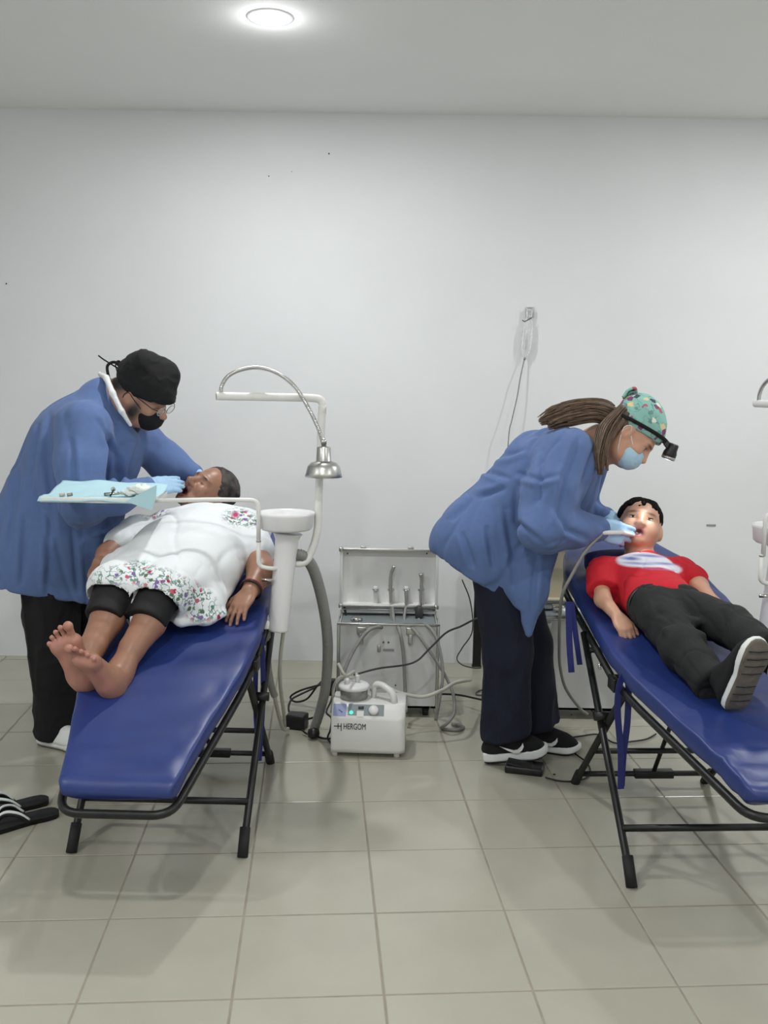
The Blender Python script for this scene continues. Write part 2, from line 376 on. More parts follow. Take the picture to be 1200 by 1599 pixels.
# ------------------------------------------------------------------ spittoon and lamp units clamped to the chairs
def spittoon_unit(label, off, tray_rot, lamp_rot, clampW, with_tray):
    off = Vector(off); rot = lambda p, c, a: c + Matrix.Rotation(a, 3, 'Z') @ (p-c)
    A = lambda px, py, Y: at(px, py, Y) + off
    top_, bot = A(449, 835, 3.43), A(434, 985, 3.43)
    t = thing('spittoon_unit', label, 'spittoon', bot, 'spittoon and lamp units')
    ax = (top_-bot); h = ax.length
    MB().lathe([(.022, 0), (.037, .002), (.0385, .01), (.040, h*.7), (.042, h-.02), (.05, h), (.055, h+.006)], bot, 32, ax).build('column', 'white_plastic', t)
    bc = A(447, 828, 3.43)
    MB().lathe([(.05, 0), (.088, .004), (.096, .012), (.100, .05), (.1035, .058), (.1035, .066), (.098, .066), (.094, .05), (.085, .03), (.04, .018), (.012, .012)], bc, 48).build('bowl', 'white_plastic', t)
    MB().lathe([(.012, 0), (.012, .004), (.007, .005)], bc+Vector((0, 0, .0125)), 16).build('bowl_drain', 'chrome', t)
    # clamp to the chair rail
    MB().tube([bot+Vector((-.004, 0, .05)), clampW], .016, 10).build('clamp', 'white_plastic', t)
    MB().box(A(417, 975, 3.42), (.028, .03, .032), .3, .006).build('tube_holder', 'white_plastic', t)
    # tray arm: rod off the column, pivot, arm
    piv = A(405, 845, 3.37)
    rod = rounded([A(440, 887, 3.42), A(422, 888, 3.38), A(404, 884, 3.37), A(404, 843, 3.37)], .05, 8)
    MB().tube(rod, .0078, 10).build('tray_rod', 'white_enamel', t)
    arm = [rot(p, piv, tray_rot) for p in rounded([A(404, 846, 3.37), A(404, 781, 3.37), A(330, 780, 3.36), A(238, 782, 3.34)], .03, 8)]
    MB().tube(arm, .0078, 10).build('tray_arm', 'white_enamel', t)
    MB().lathe([(.0095, 0), (.0095, .004)], A(404, 846, 3.37), 16).build('pivot_collar', 'chrome', t)
    if with_tray:
        c0 = A(155, 782, 3.33)
        tr = MB().box(c0+Vector((0, .08, 0)), (.385, .24, .006), 0, .002)
        for sx, sy, lx, ly in ((0, -.04, .385, .006), (0, .20, .385, .006), (-.19, .08, .006, .24), (.19, .08, .006, .24)):
            tr.box(c0+Vector((sx, sy, .006)), (lx, ly, .018), 0, .002)
        tr.build('tray', 'white_enamel', t)
    # lamp post, gooseneck and shade
    lp = A(503, 640, 3.47)
    post = rounded([A(455, 879, 3.45), A(478, 880, 3.46), A(496, 838, 3.47), A(503, 640, 3.47), A(506, 622, 3.47)], .06, 8)
    MB().tube(post[:-1]+[A(503.5, 645, 3.47)], .0145, 14).build('lamp_post', 'white_enamel', t)
    hz = [rot(p, lp, lamp_rot) for p in rounded([A(503.3, 648, 3.47), A(505, 623, 3.47), A(480, 621, 3.46), A(338, 618.5, 3.38)], .055, 8)]
    pipe = MB().tube(hz, .0145, 14, cap=False); d = (hz[-1]-hz[-2]).normalized()
    pipe.build('lamp_arm', 'white_enamel', t)
    MB().lathe([(.0143, -.001), (.0118, .0005), (.0112, -.03), (.001, -.03)], hz[-1], 16, d).build('pipe_end', 'dark_cable', t)  # dark colour stands in for the shade inside the open pipe
    gp = [(345, 614, 3.385), (347, 602, 3.385), (357, 587, 3.39), (378, 577, 3.40), (403, 574, 3.44), (432, 582, 3.43), (460, 603, 3.42), (482, 637, 3.41), (497, 668, 3.40), (505, 692, 3.40)]
    corrugated('gooseneck', [rot(A(*q), lp, lamp_rot) for q in gp], .0072, t, 'chrome', .005, .06)
    sc = rot(A(506, 698, 3.40), lp, lamp_rot)
    sh = MB().lathe([(.008, .012), (.010, .002), (.0235, 0), (.0245, -.002), (.027, -.048), (.032, -.052), (.046, -.056), (.058, -.070), (.063, -.092), (.067, -.106), (.066, -.1065), (.061, -.092), (.055, -.071), (.03, -.056), (.001, -.055)], sc, 40)
    sh.build('lamp_shade', 'brushed_aluminium', t)
    MB().lathe([(.004, .012), (.010, .010), (.010, .022), (.004, .03)], sc, 14).build('shade_joint', 'chrome', t)
    MB().lathe([(.012, -.058), (.016, -.068), (.022, -.082), (.018, -.098), (.004, -.104)], sc, 20).build('bulb', 'white_plastic', t)
    MB().lathe([(.006, -.04), (.006, 0)], A(427, 905, 3.40)+Vector((0, -.01, 0)), 10, (1, 0, 0)).build('valve_knob', 'chrome', t)
    return t
unitL = spittoon_unit('white spittoon column with metal desk lamp and instrument tray on left chair', (0, 0, 0), 0, 0, WL(.275, .52, .655), True)
unitR = spittoon_unit('white spittoon column cut off by the right edge of the photo', (1.735, -.14, 0), PI*.93, -1.56, WR(.275, .52, .655), False)
corrugated('drain_hose', [at(460, 866, 3.44), at(474, 869, 3.46), at(490, 890, 3.52), at(505, 945, 3.62), at(512, 1005, 3.72), at(509, 1070, 3.86), at(500, 1110, 3.96), at(491, 1138, 4.0)], .0195, unitL)
MB().lathe([(.016, -.02), (.024, -.016), (.027, 0), (.024, .016), (.016, .02)], atz(490, 1145, .025), 20, (0, .5, 1)).build('hose_cap', 'black_plastic', unitL)
corrugated('suction_hose', [at(417, 985, 3.44), at(418, 1030, 3.5), at(423, 1068, 3.56), at(429, 1086, 3.6)], .0125, unitL)
cable('suction_tail', [at(428, 1084, 3.6), at(436, 1118, 3.75), at(443, 1138, 3.95), at(450, 1138, 4.02)], .0085, 'clear_hose', unitL)
cable('waste_tube', [at(443, 985, 3.43), at(438, 1030, 3.5), at(438, 1070, 3.6), at(443, 1110, 3.8), at(445, 1137, 4.0)], .0075, 'clear_hose', unitL)
# tray dressing
cl = at(155, 776, 3.33)
def sheet(name, cx0, cx1, y0, y1, zf, nx, ny, m, parent=None, th=.0012):
    vv = []; ff = []
    for i in range(nx+1):
        for j in range(ny+1):
            u, v = i/nx, j/ny; x = cx0+(cx1-cx0)*u; y = y0+(y1-y0)*v; vv.append((x, y, zf(u, v)))
    for i in range(nx):
        for j in range(ny):
            a = i*(ny+1)+j; ff.append((a, a+ny+1, a+ny+2, a+1))
    o = mesh_obj(name, vv, ff, m, parent); md = o.modifiers.new('thick', 'SOLIDIFY'); md.thickness = th
    return o
def paperz(u, v):
    n = float(vnoise(np.array([[u*5, v*4, 0]]), 1, 2)[0]); n2 = float(vnoise(np.array([[u*12, v*9, 3]]), 1, 4)[0])
    drop = max(0, (u-.86)/.14)**1.3*.016*(1 if v < .4 else .3)
    return cl.z+.003 + .036*max(0, (v-.45)/.55)**1.2*(1-.35*u) + .006*n + .003*n2 - drop - .012*max(0, (.08-v)/.08)
o = sheet('tray_paper', cl.x-.20, cl.x+.195, cl.y-.05, cl.y+.215, paperz, 46, 26, 'paper_blue'); tag(o, 'pale blue paper sheet crumpled over the instrument tray', 'paper')
# hanging corner of the paper
q0 = at(205, 786, 3.275); vv = []; ff = []
pts = [(196, 783), (245, 757), (244, 778), (237, 797), (222, 792)]
vv = [at(x, y, 3.272) for x, y in pts]+[at(x, y, 3.275) for x, y in pts]; k = len(pts)
ff = [tuple(range(k)), tuple(range(2*k-1, k-1, -1))]+[(i, k+i, k+(i+1) % k, (i+1) % k) for i in range(k)]
pc = mesh_obj('hanging_corner', vv, ff, 'paper_blue', None, False); pc.parent = o
for nm, px, py, sz, lb in (('gauze_wad', 219, 764, .030, 'white crumpled gauze wad at the right end of the tray'), ('gauze_wad', 203, 769, .022, 'smaller white gauze piece lying mid tray')):
    c = at(px, py, 3.33); rr = []
    for i in range(9):
        a = PI*i/8; rr.append([c+Vector((math.cos(b)*math.sin(a)*sz*1.3, math.sin(b)*math.sin(a)*sz, math.cos(a)*sz*.55))*(1+.25*math.sin(3*b+i)+.15*math.cos(5*b-2*i)) for b in [2*PI*k/16 for k in range(16)]])
    tag(MB().loft(rr).build(nm, 'gauze'), lb, 'gauze', 'gauze on the tray')
for pts, lb in (([(163, 771), (172, 767), (181, 770), (190, 772)], 'chrome dental syringe lying in the middle of the tray'),):
    s = thing('dental_syringe', lb, 'syringe', at(176, 772, 3.31))
    MB().tube([at(163, 772, 3.31), at(186, 770, 3.31)], .0055, 12).build('barrel', 'chrome', s)
    MB().tube([at(183, 770, 3.31), at(192, 772, 3.30)], .002, 8).build('needle_hub', 'chrome', s)
    MB().tube([at(172, 775, 3.30), at(178, 764, 3.31)], .003, 8).build('plunger', 'black_plastic', s)
    MB().lathe([(.003, -.002), (.008, -.002), (.008, .002), (.003, .002)], at(177, 764, 3.31), 16, (.3, -1, .2)).build('thumb_ring', 'chrome', s)
for px, lb in ((97, 'small clear cartridge at the left end of the tray'), (109, 'second small metal cap at the left end of the tray')):
    tag(MB().tube([at(px-4, 773, 3.30), at(px+4, 772, 3.31)], .006, 10).build('cartridge', 'steel_jar' if px > 100 else 'clear_hose'), lb, 'cartridge')
# ------------------------------------------------------------------ aluminium equipment cases
def alu_case(label, x0, x1, yf, depth, z0, zt, lid_y, lid_z0, lid_z1, detail):
    t = thing('equipment_case', label, 'case', ((x0+x1)/2, yf+depth/2, 0), 'aluminium equipment cases')
    xc = (x0+x1)/2; wd = x1-x0; zc = (z0+zt)/2; hh = zt-z0
    body = MB().box((xc, yf+.004, zc), (wd, .008, hh)).box((xc, yf+depth-.004, zc+.02), (wd, .008, hh+.04)).box((x0+.004, yf+depth/2, zc), (.008, depth, hh)).box((x1-.004, yf+depth/2, zc), (.008, depth, hh)).box((xc, yf+depth/2, z0+.005), (wd, depth, .01))
    body.build('case_body', 'alu_sheet', t, False)
    MB().box((xc, yf+depth/2+.002, zt-.016), (wd-.02, depth-.024, .012)).build('instrument_deck', 'panel_grey', t, False)
    for a in ((x0, yf), (x1, yf), (x0, yf+depth), (x1, yf+depth)):
        MB().box((a[0], a[1], zc), (.014, .014, hh+.004), 0, .003).build('edge_profile', 'brushed_aluminium', t)
    MB().box((xc, yf-.001, zt), (wd+.014, .014, .010), 0, .003).build('rim_profile', 'chrome', t)
    for xx in (x0+.0, x1-.0): MB().box((xx, yf+depth/2, zt), (.012, depth, .008), 0, .002).build('rim_profile', 'chrome', t)
    for xx in (x0+.05, x1-.05):
        for yy in (yf+.04, yf+depth-.04):
            wh = MB().lathe([(.012, -.012), (.024, -.012), (.025, 0), (.024, .012), (.012, .012)], (xx, yy, .025), 18, (1, 0, 0)).build('wheel', 'rubber', t)
            MB().box((xx, yy, .040), (.034, .034, .022)).build('castor_plate', 'black_plastic', wh, False)
    # open lid, standing upright behind
    lc = (lid_z0+lid_z1)/2; lh = lid_z1-lid_z0
    lid = MB().box((xc, lid_y+.05, lc), (wd, .006, lh)).box((x0+.004, lid_y+.025, lc), (.008, .05, lh)).box((x1-.004, lid_y+.025, lc), (.008, .05, lh)).box((xc, lid_y+.025, lid_z1-.004), (wd, .05, .008)).box((xc, lid_y+.025, lid_z0+.004), (wd, .05, .008)).build('lid', 'case_lining' if detail else 'cream_board', t, False)
    for a, b, sx, sz in ((xc, lid_z1, wd+.01, .012), (xc, lid_z0, wd+.01, .012)): MB().box((a, lid_y, b), (sx, .012, sz), 0, .003).build('lid_profile', 'brushed_aluminium', lid)
    for xx in (x0, x1): MB().box((xx, lid_y, lc), (.012, .012, lh), 0, .003).build('lid_profile', 'alu_sheet', lid)
    for xx in (x0, x1):
        for zz in (lid_z0, lid_z1): MB().box((xx, lid_y, zz), (.022, .024, .022), 0, .006).build('lid_corner', 'chrome', lid)
    MB().box((xc, lid_y+.02, (lid_z0+zt)/2), (wd-.01, .012, lid_z0-zt), 0, .001).build('hinge_strip', 'alu_sheet', t, False)
    MB().box((xc, lid_y+.008, lid_z0-.018), (wd-.01, .010, .007), 0, .002).build('hinge_pin', 'chrome', t)
    for fx in (.2, .8):
        xx = x0+wd*fx*.82+.03
        lt = MB().box((xx, yf-.010, zt-.028), (.040, .012, .034), 0, .004).build('latch', 'brushed_aluminium', t)
        MB().box((xx, yf-.012, zt-.065), (.020, .008, .05), 0, .004).build('latch_tongue', 'chrome', lt)
        MB().box((xx, lid_y+.02, lid_z1+.008), (.028, .02, .014), 0, .003).build('latch_catch', 'brushed_aluminium', lid)
    return t, lid
cA, lidA = alu_case('aluminium equipment case with open lid and handpieces behind the suction pump', -.212, .243, 4.26, .26, .045, .437, 4.46, .475, .745, True)
# plates, screws and the handpieces in their clips
for px, py in ((543, 864), (667, 864), (543, 941), (665, 942)): MB().lathe([(.004, 0), (.003, .003)], at(px, py, 4.512)+Vector((0, -.006, 0)), 10, (0, -1, 0)).build('lid_screw', 'dark_cable', lidA)
fr = lambda px, py: at(px, py, 4.252)
for px in (599, 607): MB().lathe([(.0045, 0), (.0035, .004)], fr(px, 1003), 10, (0, -1, 0)).build('front_screw', 'dark_cable', cA)
for px, py in ((618, 1070), (672, 1105)): MB().lathe([(.004, 0), (.003, .003)], fr(px, py), 10, (0, -1, 0)).build('front_screw', 'dark_cable', cA)
MB().box(fr(592, 1013), (.016, .006, .032), 0, .003).build('port_cover', 'brushed_aluminium', cA)
MB().box(fr(607, 1015), (.05, .003, .010)).build('name_plate', 'mark_grey', cA, False)
cable('lid_stay', [at(538, 948, 4.47), at(541, 962, 4.46), at(542, 976, 4.45)], .005, 'black_cable', cA)
dk = at(557, 972, 4.33)
MB().lathe([(.028, 0), (.028, .01), (.02, .016), (.012, .02)], (dk.x, 4.36, .427), 20).build('deck_fitting', 'chrome', cA)
MB().lathe([(.018, 0), (.02, .03), (.016, .05), (.01, .06)], (at(655, 960, 4.42).x, 4.43, .427), 18).build('deck_fitting', 'dark_cable', cA)
CL = 4.49
for i, px in enumerate((587, 611, 635, 658)):
    a, b = at(px, 920, CL), at(px, 941, CL)
    k = MB().box((a+b)/2, (.022, .016, abs(a.z-b.z)+.028), 0, .005).build('handpiece_clip', 'white_plastic', lidA)
    MB().box(at(px, 943, CL)+Vector((0, -.012, -.004)), (.03, .014, .012), 0, .003).build('clip_foot', 'chrome', k)
    MB().lathe([(.014, -.004), (.017, 0), (.014, .004)], at(px, 921, CL-.012), 16, (0, 0, 1)).build('clip_ring', 'chrome', k)
def handpiece(label, pts, rr, m): return tag(MB().tube(smooth_path([at(x, y, CL-.025) for x, y in pts], 6), [rr[0]]+[np.interp(i/(6*(len(pts)-1)), np.linspace(0, 1, len(rr)), rr) for i in range(1, 6*(len(pts)-1)+1)], 12).build('handpiece', m), label, 'handpiece', 'handpieces in the open case lid')
handpiece('tall curved steel handpiece standing in the case lid', [(611, 942), (610, 915), (611, 897), (616, 884)], [.0075, .0085, .0075, .0085], 'brushed_aluminium')
handpiece('short steel handpiece, second from the right in the lid', [(635, 944), (635, 932), (634, 921)], [.0085, .0085, .0065], 'brushed_aluminium')
hp = handpiece('steel syringe with flared head at the right of the lid', [(660, 952), (658, 940), (658, 920), (659, 905), (658, 896)], [.007, .008, .0075, .009, .013], 'brushed_aluminium')
cB, lidB = alu_case('second equipment case, behind the woman in navy trousers', .63, 1.085, 4.27, .26, .045, .47, 4.47, .51, .78, False)
for px, py in ((893, 1116), (945, 1118), (888, 1005), (893, 1018)): MB().lathe([(.0045, 0), (.0035, .004)], at(px, py, 4.262), 10, (0, -1, 0)).build('front_screw', 'dark_cable', cB)
MB().box((.865, 4.33, .494), (.10, .06, .022), 0, .004).build('deck_fitting', 'white_plastic', cB)
MB().box((.80, 4.36, .50), (.05, .05, .035), 0, .006).build('deck_fitting', 'chrome', cB)
# ------------------------------------------------------------------ suction pump
def suction_pump():
    o0 = atz(577, 1182, 0); x0, x1 = o0.x-.155, o0.x+.148; yf = 3.76
    t = thing('suction_pump', 'white portable suction pump with handle and green light on the floor', 'pump', (o0.x, yf+.1, 0))
    rz = -.04; c = Vector(((x0+x1)/2, yf+.10, 0))
    M_ = Matrix.Rotation(rz, 3, 'Z')
    Q = lambda x, y, z: c + M_ @ Vector((x, y, z))
    hw = (x1-x0)/2
    # body: side profile with a slanted control panel, lofted across with rounded ends
    prof = [(-.10, .022), (-.102, .04), (-.10, .158), (-.092, .172), (-.052, .212), (-.040, .216), (.095, .216), (.102, .21), (.102, .022)]
    rings = []
    for u, k in ((-1, .93), (-.985, .975), (-.95, 1), (.80, 1), (.9, .96), (.975, .86), (1, .8)):
        rings.append([Q(u*hw, y*k, .022+(z-.022)*(1 if abs(u) < .99 else .985)) for y, z in prof])
    MB().loft(rings).build('housing', 'unit_white', t)
    for sx in (-.9, .78):
        for sy in (-.075, .08): MB().lathe([(.012, 0), (.012, .026)], Q(sx*hw, sy, 0), 14).build('foot', 'unit_white', t)
    n = Vector((0, -.04, .04)).normalized(); n = M_ @ Vector((0, -.707, .707))
    def panel(nm, u0, u1, v0, v1, m, lift=.0015, th=.002):
        # v runs up the slanted panel from (-.092,.172) to (-.052,.212)
        pt = lambda u, v: Q(u*hw, -.092+.04*v, .172+.04*v)
        a = [pt(u0, v0), pt(u1, v0), pt(u1, v1), pt(u0, v1)]
        vv = [p+n*(lift-th) for p in a]+[p+n*lift for p in a]
        return mesh_obj(nm, vv, [(4, 5, 6, 7), (0, 1, 5, 4), (1, 2, 6, 5), (2, 3, 7, 6), (3, 0, 4, 7)], m, t, False)
    panel('gauge_window', -.95, -.60, .02, .98, 'gauge_blue')
    panel('control_panel', -.55, .42, .10, .98, 'panel_grey')
    panel('panel_strip', -.31, -.12, -.02, .45, 'unit_white', .0025)
    nd = MB().tube([Q(-.80*hw, -.072, .192)+n*.003, Q(-.70*hw, -.080, .184)+n*.003], .0012, 6).build('gauge_needle', 'ink', t)
    MB().lathe([(.0075, 0), (.0075, .003), (.004, .005)], Q(-.46*hw, -.080, .184)+n*.001, 16, n).build('power_light', 'led', t)
    MB().box(Q(-.20*hw, -.064, .200)+n*.002, (.022, .012, .006), 0, .001, M_ @ Matrix.Rotation(PI/4, 3, 'X')).build('power_switch', 'black_plastic', t)
    MB().lathe([(.021, 0), (.021, .006), (.018, .014), (.002, .015)], Q(.14*hw, -.072, .192)+n*.001, 28, n).build('regulator_knob', 'white_plastic', t)
    # handle
    hd = [Q(.22*hw+.0, .00, .214), Q(.20*hw, -.0, .262), Q(.36*hw, .0, .268), Q(.80*hw, -.03, .250), Q(.86*hw, -.03, .205)]
    MB().tube(rounded([Q(.10*hw, .03, .21), Q(.12*hw, .03, .275), Q(.34*hw, .01, .278), Q(.66*hw, -.03, .255), Q(.70*hw, -.035, .205)], .025, 6), .0145, 12, .75).build('handle', 'unit_white', t)
    # jar with lid
    jc = Q(-.44*hw, .02, .214)
    MB().lathe([(.055, 0), (.057, .004), (.058, .045), (.056, .05)], jc, 36).build('jar', 'steel_jar', t)
    MB().lathe([(.062, .044), (.065, .048), (.065, .056), (.058, .062), (.030, .070), (.02, .072), (.001, .073)], jc, 36).build('jar_lid', 'white_plastic', t)
    MB().lathe([(.012, 0), (.012, .02), (.008, .028), (.001, .029)], jc+Vector((-.028, -.02, .062)), 14).build('lid_cap', 'white_plastic', t)
    MB().lathe([(.010, 0), (.010, .03), (.012, .034), (.001, .036)], jc+Vector((.014, -.008, .066)), 14).build('lid_port', 'white_plastic', t)
    # lettering
    def text(s, u, z, size, m='ink', sx=1):
        cu = bpy.data.curves.new('lettering', 'FONT'); cu.body = s; cu.size = size; cu.extrude = .0004
        tmp = bpy.data.objects.new('lettering', cu); C.objects.link(tmp); dg = bpy.context.evaluated_depsgraph_get()
        me = bpy.data.meshes.new_from_object(tmp.evaluated_get(dg)); C.objects.unlink(tmp); bpy.data.objects.remove(tmp)
        vs = [Q(u*hw+v.co.x*sx, -.1035-v.co.z, z+v.co.y) for v in me.vertices]; fs = [tuple(p.vertices) for p in me.polygons]
        return mesh_obj('lettering', vs, fs, m, t, False)
    text('HERGOM', -.66, .122, .036, sx=.62)
    lg = MB()
    for bx, bz, sx_, sz_ in ((-.86, .134, .016, .003), (-.80, .134, .003, .024), (-.76, .134, .012, .003), (-.715, .130, .003, .032)): lg.box(Q(bx*hw, -.1032, bz), (sx_, .001, sz_), rz)
    lg.build('emblem', 'ink', t, False)
    return t, jc
pump, jc = suction_pump()
cable('jar_tube', [jc+Vector((.014, -.008, .095)), jc+Vector((.0, -.005, .115)), at(540, 1055, 3.80), at(528, 1036, 3.82)], .007, 'clear_hose', pump)
cable('jar_loop', [jc+Vector((-.005, 0, .085)), jc+Vector((-.055, 0, .088)), jc+Vector((-.085, .01, .04)), jc+Vector((-.088, .03, -.03)), jc+Vector((-.095, .05, -.08))], .0075, 'clear_hose', pump)
# ------------------------------------------------------------------ hoses and cables
def loose(name, label, cat, pts, r, m, grp=None): return tag(cable(name, pts, r, m), label, cat, grp)
loose('handpiece_hose', 'grey hose looping from case left, down behind the pump', 'hose', [at(611, 950, 4.46), at(612, 975, 4.4), at(607, 983, 4.32), at(590, 979, 4.24), at(572, 988, 4.2), at(550, 1020, 4.16), at(534, 1062, 4.12), at(529, 1110, 4.1)], .0085, 'grey_hose', 'hoses of the open case')
loose('handpiece_hose', 'grey hose hanging straight down the front of the case', 'hose', [at(613, 948, 4.46), at(616, 972, 4.36), at(624, 985, 4.22), at(630, 1020, 4.2), at(633, 1080, 4.18), at(634, 1112, 4.12)], .0085, 'grey_hose', 'hoses of the open case')
loose('handpiece_hose', 'grey hose from middle clip crossing to the right of case', 'hose', [at(634, 946, 4.46), at(632, 972, 4.38), at(648, 985, 4.22), at(668, 1012, 4.18), at(690, 1045, 4.16), at(707, 1080, 4.12), at(710, 1112, 4.06), at(698, 1130, 4.04), atz(690, 1137, .009), atz(712, 1140, .009), atz(724, 1135, .009), atz(706, 1131, .009)], .0075, 'grey_hose', 'hoses of the open case')
loose('handpiece_hose', 'grey hose from flared syringe arching over case right edge', 'hose', [at(659, 955, 4.45), at(652, 975, 4.38), at(662, 974, 4.28), at(676, 986, 4.2), at(686, 1010, 4.16), at(692, 1050, 4.12), at(688, 1085, 4.09), at(681, 1125, 4.08)], .0075, 'grey_hose', 'hoses of the open case')
loose('suction_line', 'pale translucent tube sweeping over the floor right of the pump', 'tube', [jc+Vector((.07, .05, .02)), at(600, 1072, 3.98), at(625, 1082, 3.96), at(660, 1088, 3.95), at(690, 1078, 3.97), at(712, 1066, 4.03), at(735, 1062, 4.3)], .008, 'clear_hose')
loose('control_cable', 'dark grey cable strung from the pump up to the woman', 'cable', [at(553, 1054, 3.92), at(590, 1044, 3.98), at(645, 1035, 4.06), at(672, 1012, 4.08), at(697, 988, 4.08), at(720, 978, 4.06), at(745, 966, 4.02), at(775, 960, 4.05)], .0045, 'dark_cable')
loose('power_cable', 'black power cable from the case towards the navy trousers', 'cable', [at(676, 1084, 4.5), at(700, 1084, 4.48), at(722, 1086, 4.42), at(750, 1092, 4.34), at(785, 1098, 4.3)], .005, 'black_cable')
loose('cable_loop', 'thin grey cable loop by the navy trouser leg', 'cable', [atz(790, 1078, .006), atz(762, 1076, .006), atz(746, 1080, .006), atz(745, 1085, .006), atz(760, 1085, .006), atz(790, 1083, .006)], .0035, 'dark_cable')
loose('coiled_cable', 'black cable coiled in a loop left of the big grey hose', 'cable', [at(523, 1064, 4.2), at(502, 1069, 4.3), at(470, 1078, 4.4), at(454, 1088, 4.42), at(462, 1096, 4.4), at(480, 1091, 4.38), at(495, 1072, 4.36), at(505, 1062, 4.34), at(495, 1072, 4.33), at(470, 1084, 4.3), at(455, 1093, 4.26), at(451, 1108, 4.2), at(458, 1121, 4.15), at(470, 1124, 4.12), at(488, 1121, 4.12), at(500, 1115, 4.1)], .0048, 'black_cable')
loose('mains_cable', 'black mains cable running from the round plug to the pump', 'cable', [atz(472, 1140, .02), atz(480, 1146, .012), atz(492, 1149, .01), atz(505, 1153, .008), atz(520, 1154, .008), at(523, 1163, 3.87)], .0045, 'black_cable')
loose('mains_cable', 'black cable dropping from plug pair beside the pump', 'cable', [at(521, 1080, 4.05), at(517, 1095, 4.02), at(510, 1112, 3.98), at(518, 1122, 3.95), at(516, 1140, 3.93), at(512, 1152, 3.92), at(518, 1162, 3.88)], .0042, 'black_cable')
tag(MB().box(at(519, 1073, 4.12), (.032, .03, .075), .2, .006).build('cable_plug', 'black_plastic'), 'black plug hanging beside the pale jar', 'plug')
ad = atz(463, 1141, 0); tag(MB().box((ad.x, ad.y+.04, .033), (.088, .07, .064), -.25, .010).build('power_adapter', 'black_plastic'), 'black block power adapter on floor by the drain hose', 'adapter')
pl = thing('foot_pedal', 'black foot pedal under the raised shoe of the woman', 'pedal', atz(830, 1212, 0))
e0 = atz(826, 1211, 0)
MB().box(e0+Vector((-.01, .045, .015)), (.15, .09, .030), -.25, .008).build('pedal_base', 'black_plastic', pl)
MB().box(e0+Vector((-.03, .040, .032)), (.10, .060, .010), -.25, .004, Matrix.Rotation(-.25, 3, 'Z') @ Matrix.Rotation(.12, 3, 'Y')).build('pedal_plate', 'rubber', pl)
loose('pedal_cable', 'thin black cable curling from pedal around the chair foot', 'cable', [atz(852, 1214, .012), atz(872, 1219, .006), atz(894, 1220, .006), atz(915, 1215, .006), atz(922, 1203, .006), atz(916, 1190, .006), atz(900, 1178, .006), atz(880, 1162, .006), atz(885, 1154, .006), atz(910, 1149, .006), atz(935, 1147, .006), atz(960, 1160, .006), atz(985, 1158, .006), atz(1010, 1154, .006), atz(1025, 1146, .006)], .0035, 'black_cable')
for px, lb in ((783, 'tiny dark crumb on floor right of the pedal'),): 
    p = atz(866, 1210, 0); tag(MB().lathe([(.004, 0), (.006, .003), (.002, .005)], p, 8).build('floor_crumb', 'black_plastic'), lb, 'crumb')
# dark post by the wall, mostly hidden by the woman
b0 = atz(745, 1042, 0); 
po = thing('metal_post', 'black metal post standing at the wall behind the woman', 'post', (b0.x, b0.y, 0))
MB().box((b0.x, b0.y+.02, .30), (.045, .03, .59), 0, .003).build('post', 'black_steel', po)
MB().box((b0.x, b0.y+.02, .004), (.05, .035, .008), 0, .002).build('post_foot', 'rubber', po)
loose('wall_cable', 'thin pale grey cable looping down by the black post', 'cable', [at(722, 905, 4.95), at(735, 940, 4.95), at(738, 985, 4.93), at(722, 1012, 4.92), at(714, 1028, 4.9), at(722, 1038, 4.86), at(740, 1043, 4.84), at(752, 1043, 4.83)], .0035, 'dark_cable')
# ------------------------------------------------------------------ drip bag on the wall
bg = thing('drip_bag', 'clear plastic drip bag taped to the wall above the woman', 'drip bag', at(825, 520, WALL_Y-.03))
rings = []
for py, hw_, dp in ((480, .017, .004), (492, .016, .005), (499, .012, .008), (506, .022, .014), (520, .027, .02), (540, .027, .02), (551, .02, .014), (557, .008, .008), (562, .006, .006)):
    c = at(828-(py-480)*.09, py, WALL_Y-.03); rings.append([c+Vector((math.cos(a)*hw_, math.sin(a)*dp, 0)) for a in [2*PI*k/20 for k in range(20)]])
MB().loft(rings).build('bag', 'clear_plastic', bg)
tp = at(828, 488, WALL_Y-.004); MB().box(tp, (.045, .004, .055), 0, .001).build('tape', 'clear_plastic', bg)
cable('bag_tie', [at(816, 500, WALL_Y-.04), at(820, 502, WALL_Y-.05), at(826, 499, WALL_Y-.05), at(831, 496, WALL_Y-.045)], .0025, 'dark_cable', bg)
MB().lathe([(.004, -.008), (.008, -.004), (.007, .004), (.003, .008)], at(820, 560, WALL_Y-.03), 12).build('port', 'grey_hose', bg)
cable('drip_line', [at(819, 562, WALL_Y-.03), at(813, 590, WALL_Y-.05), at(808, 620, WALL_Y-.06), at(800, 655, WALL_Y-.07), at(795, 680, WALL_Y-.08), at(790, 760, WALL_Y-.09), at(784, 850, WALL_Y-.08)], .0032, 'grey_hose', bg)
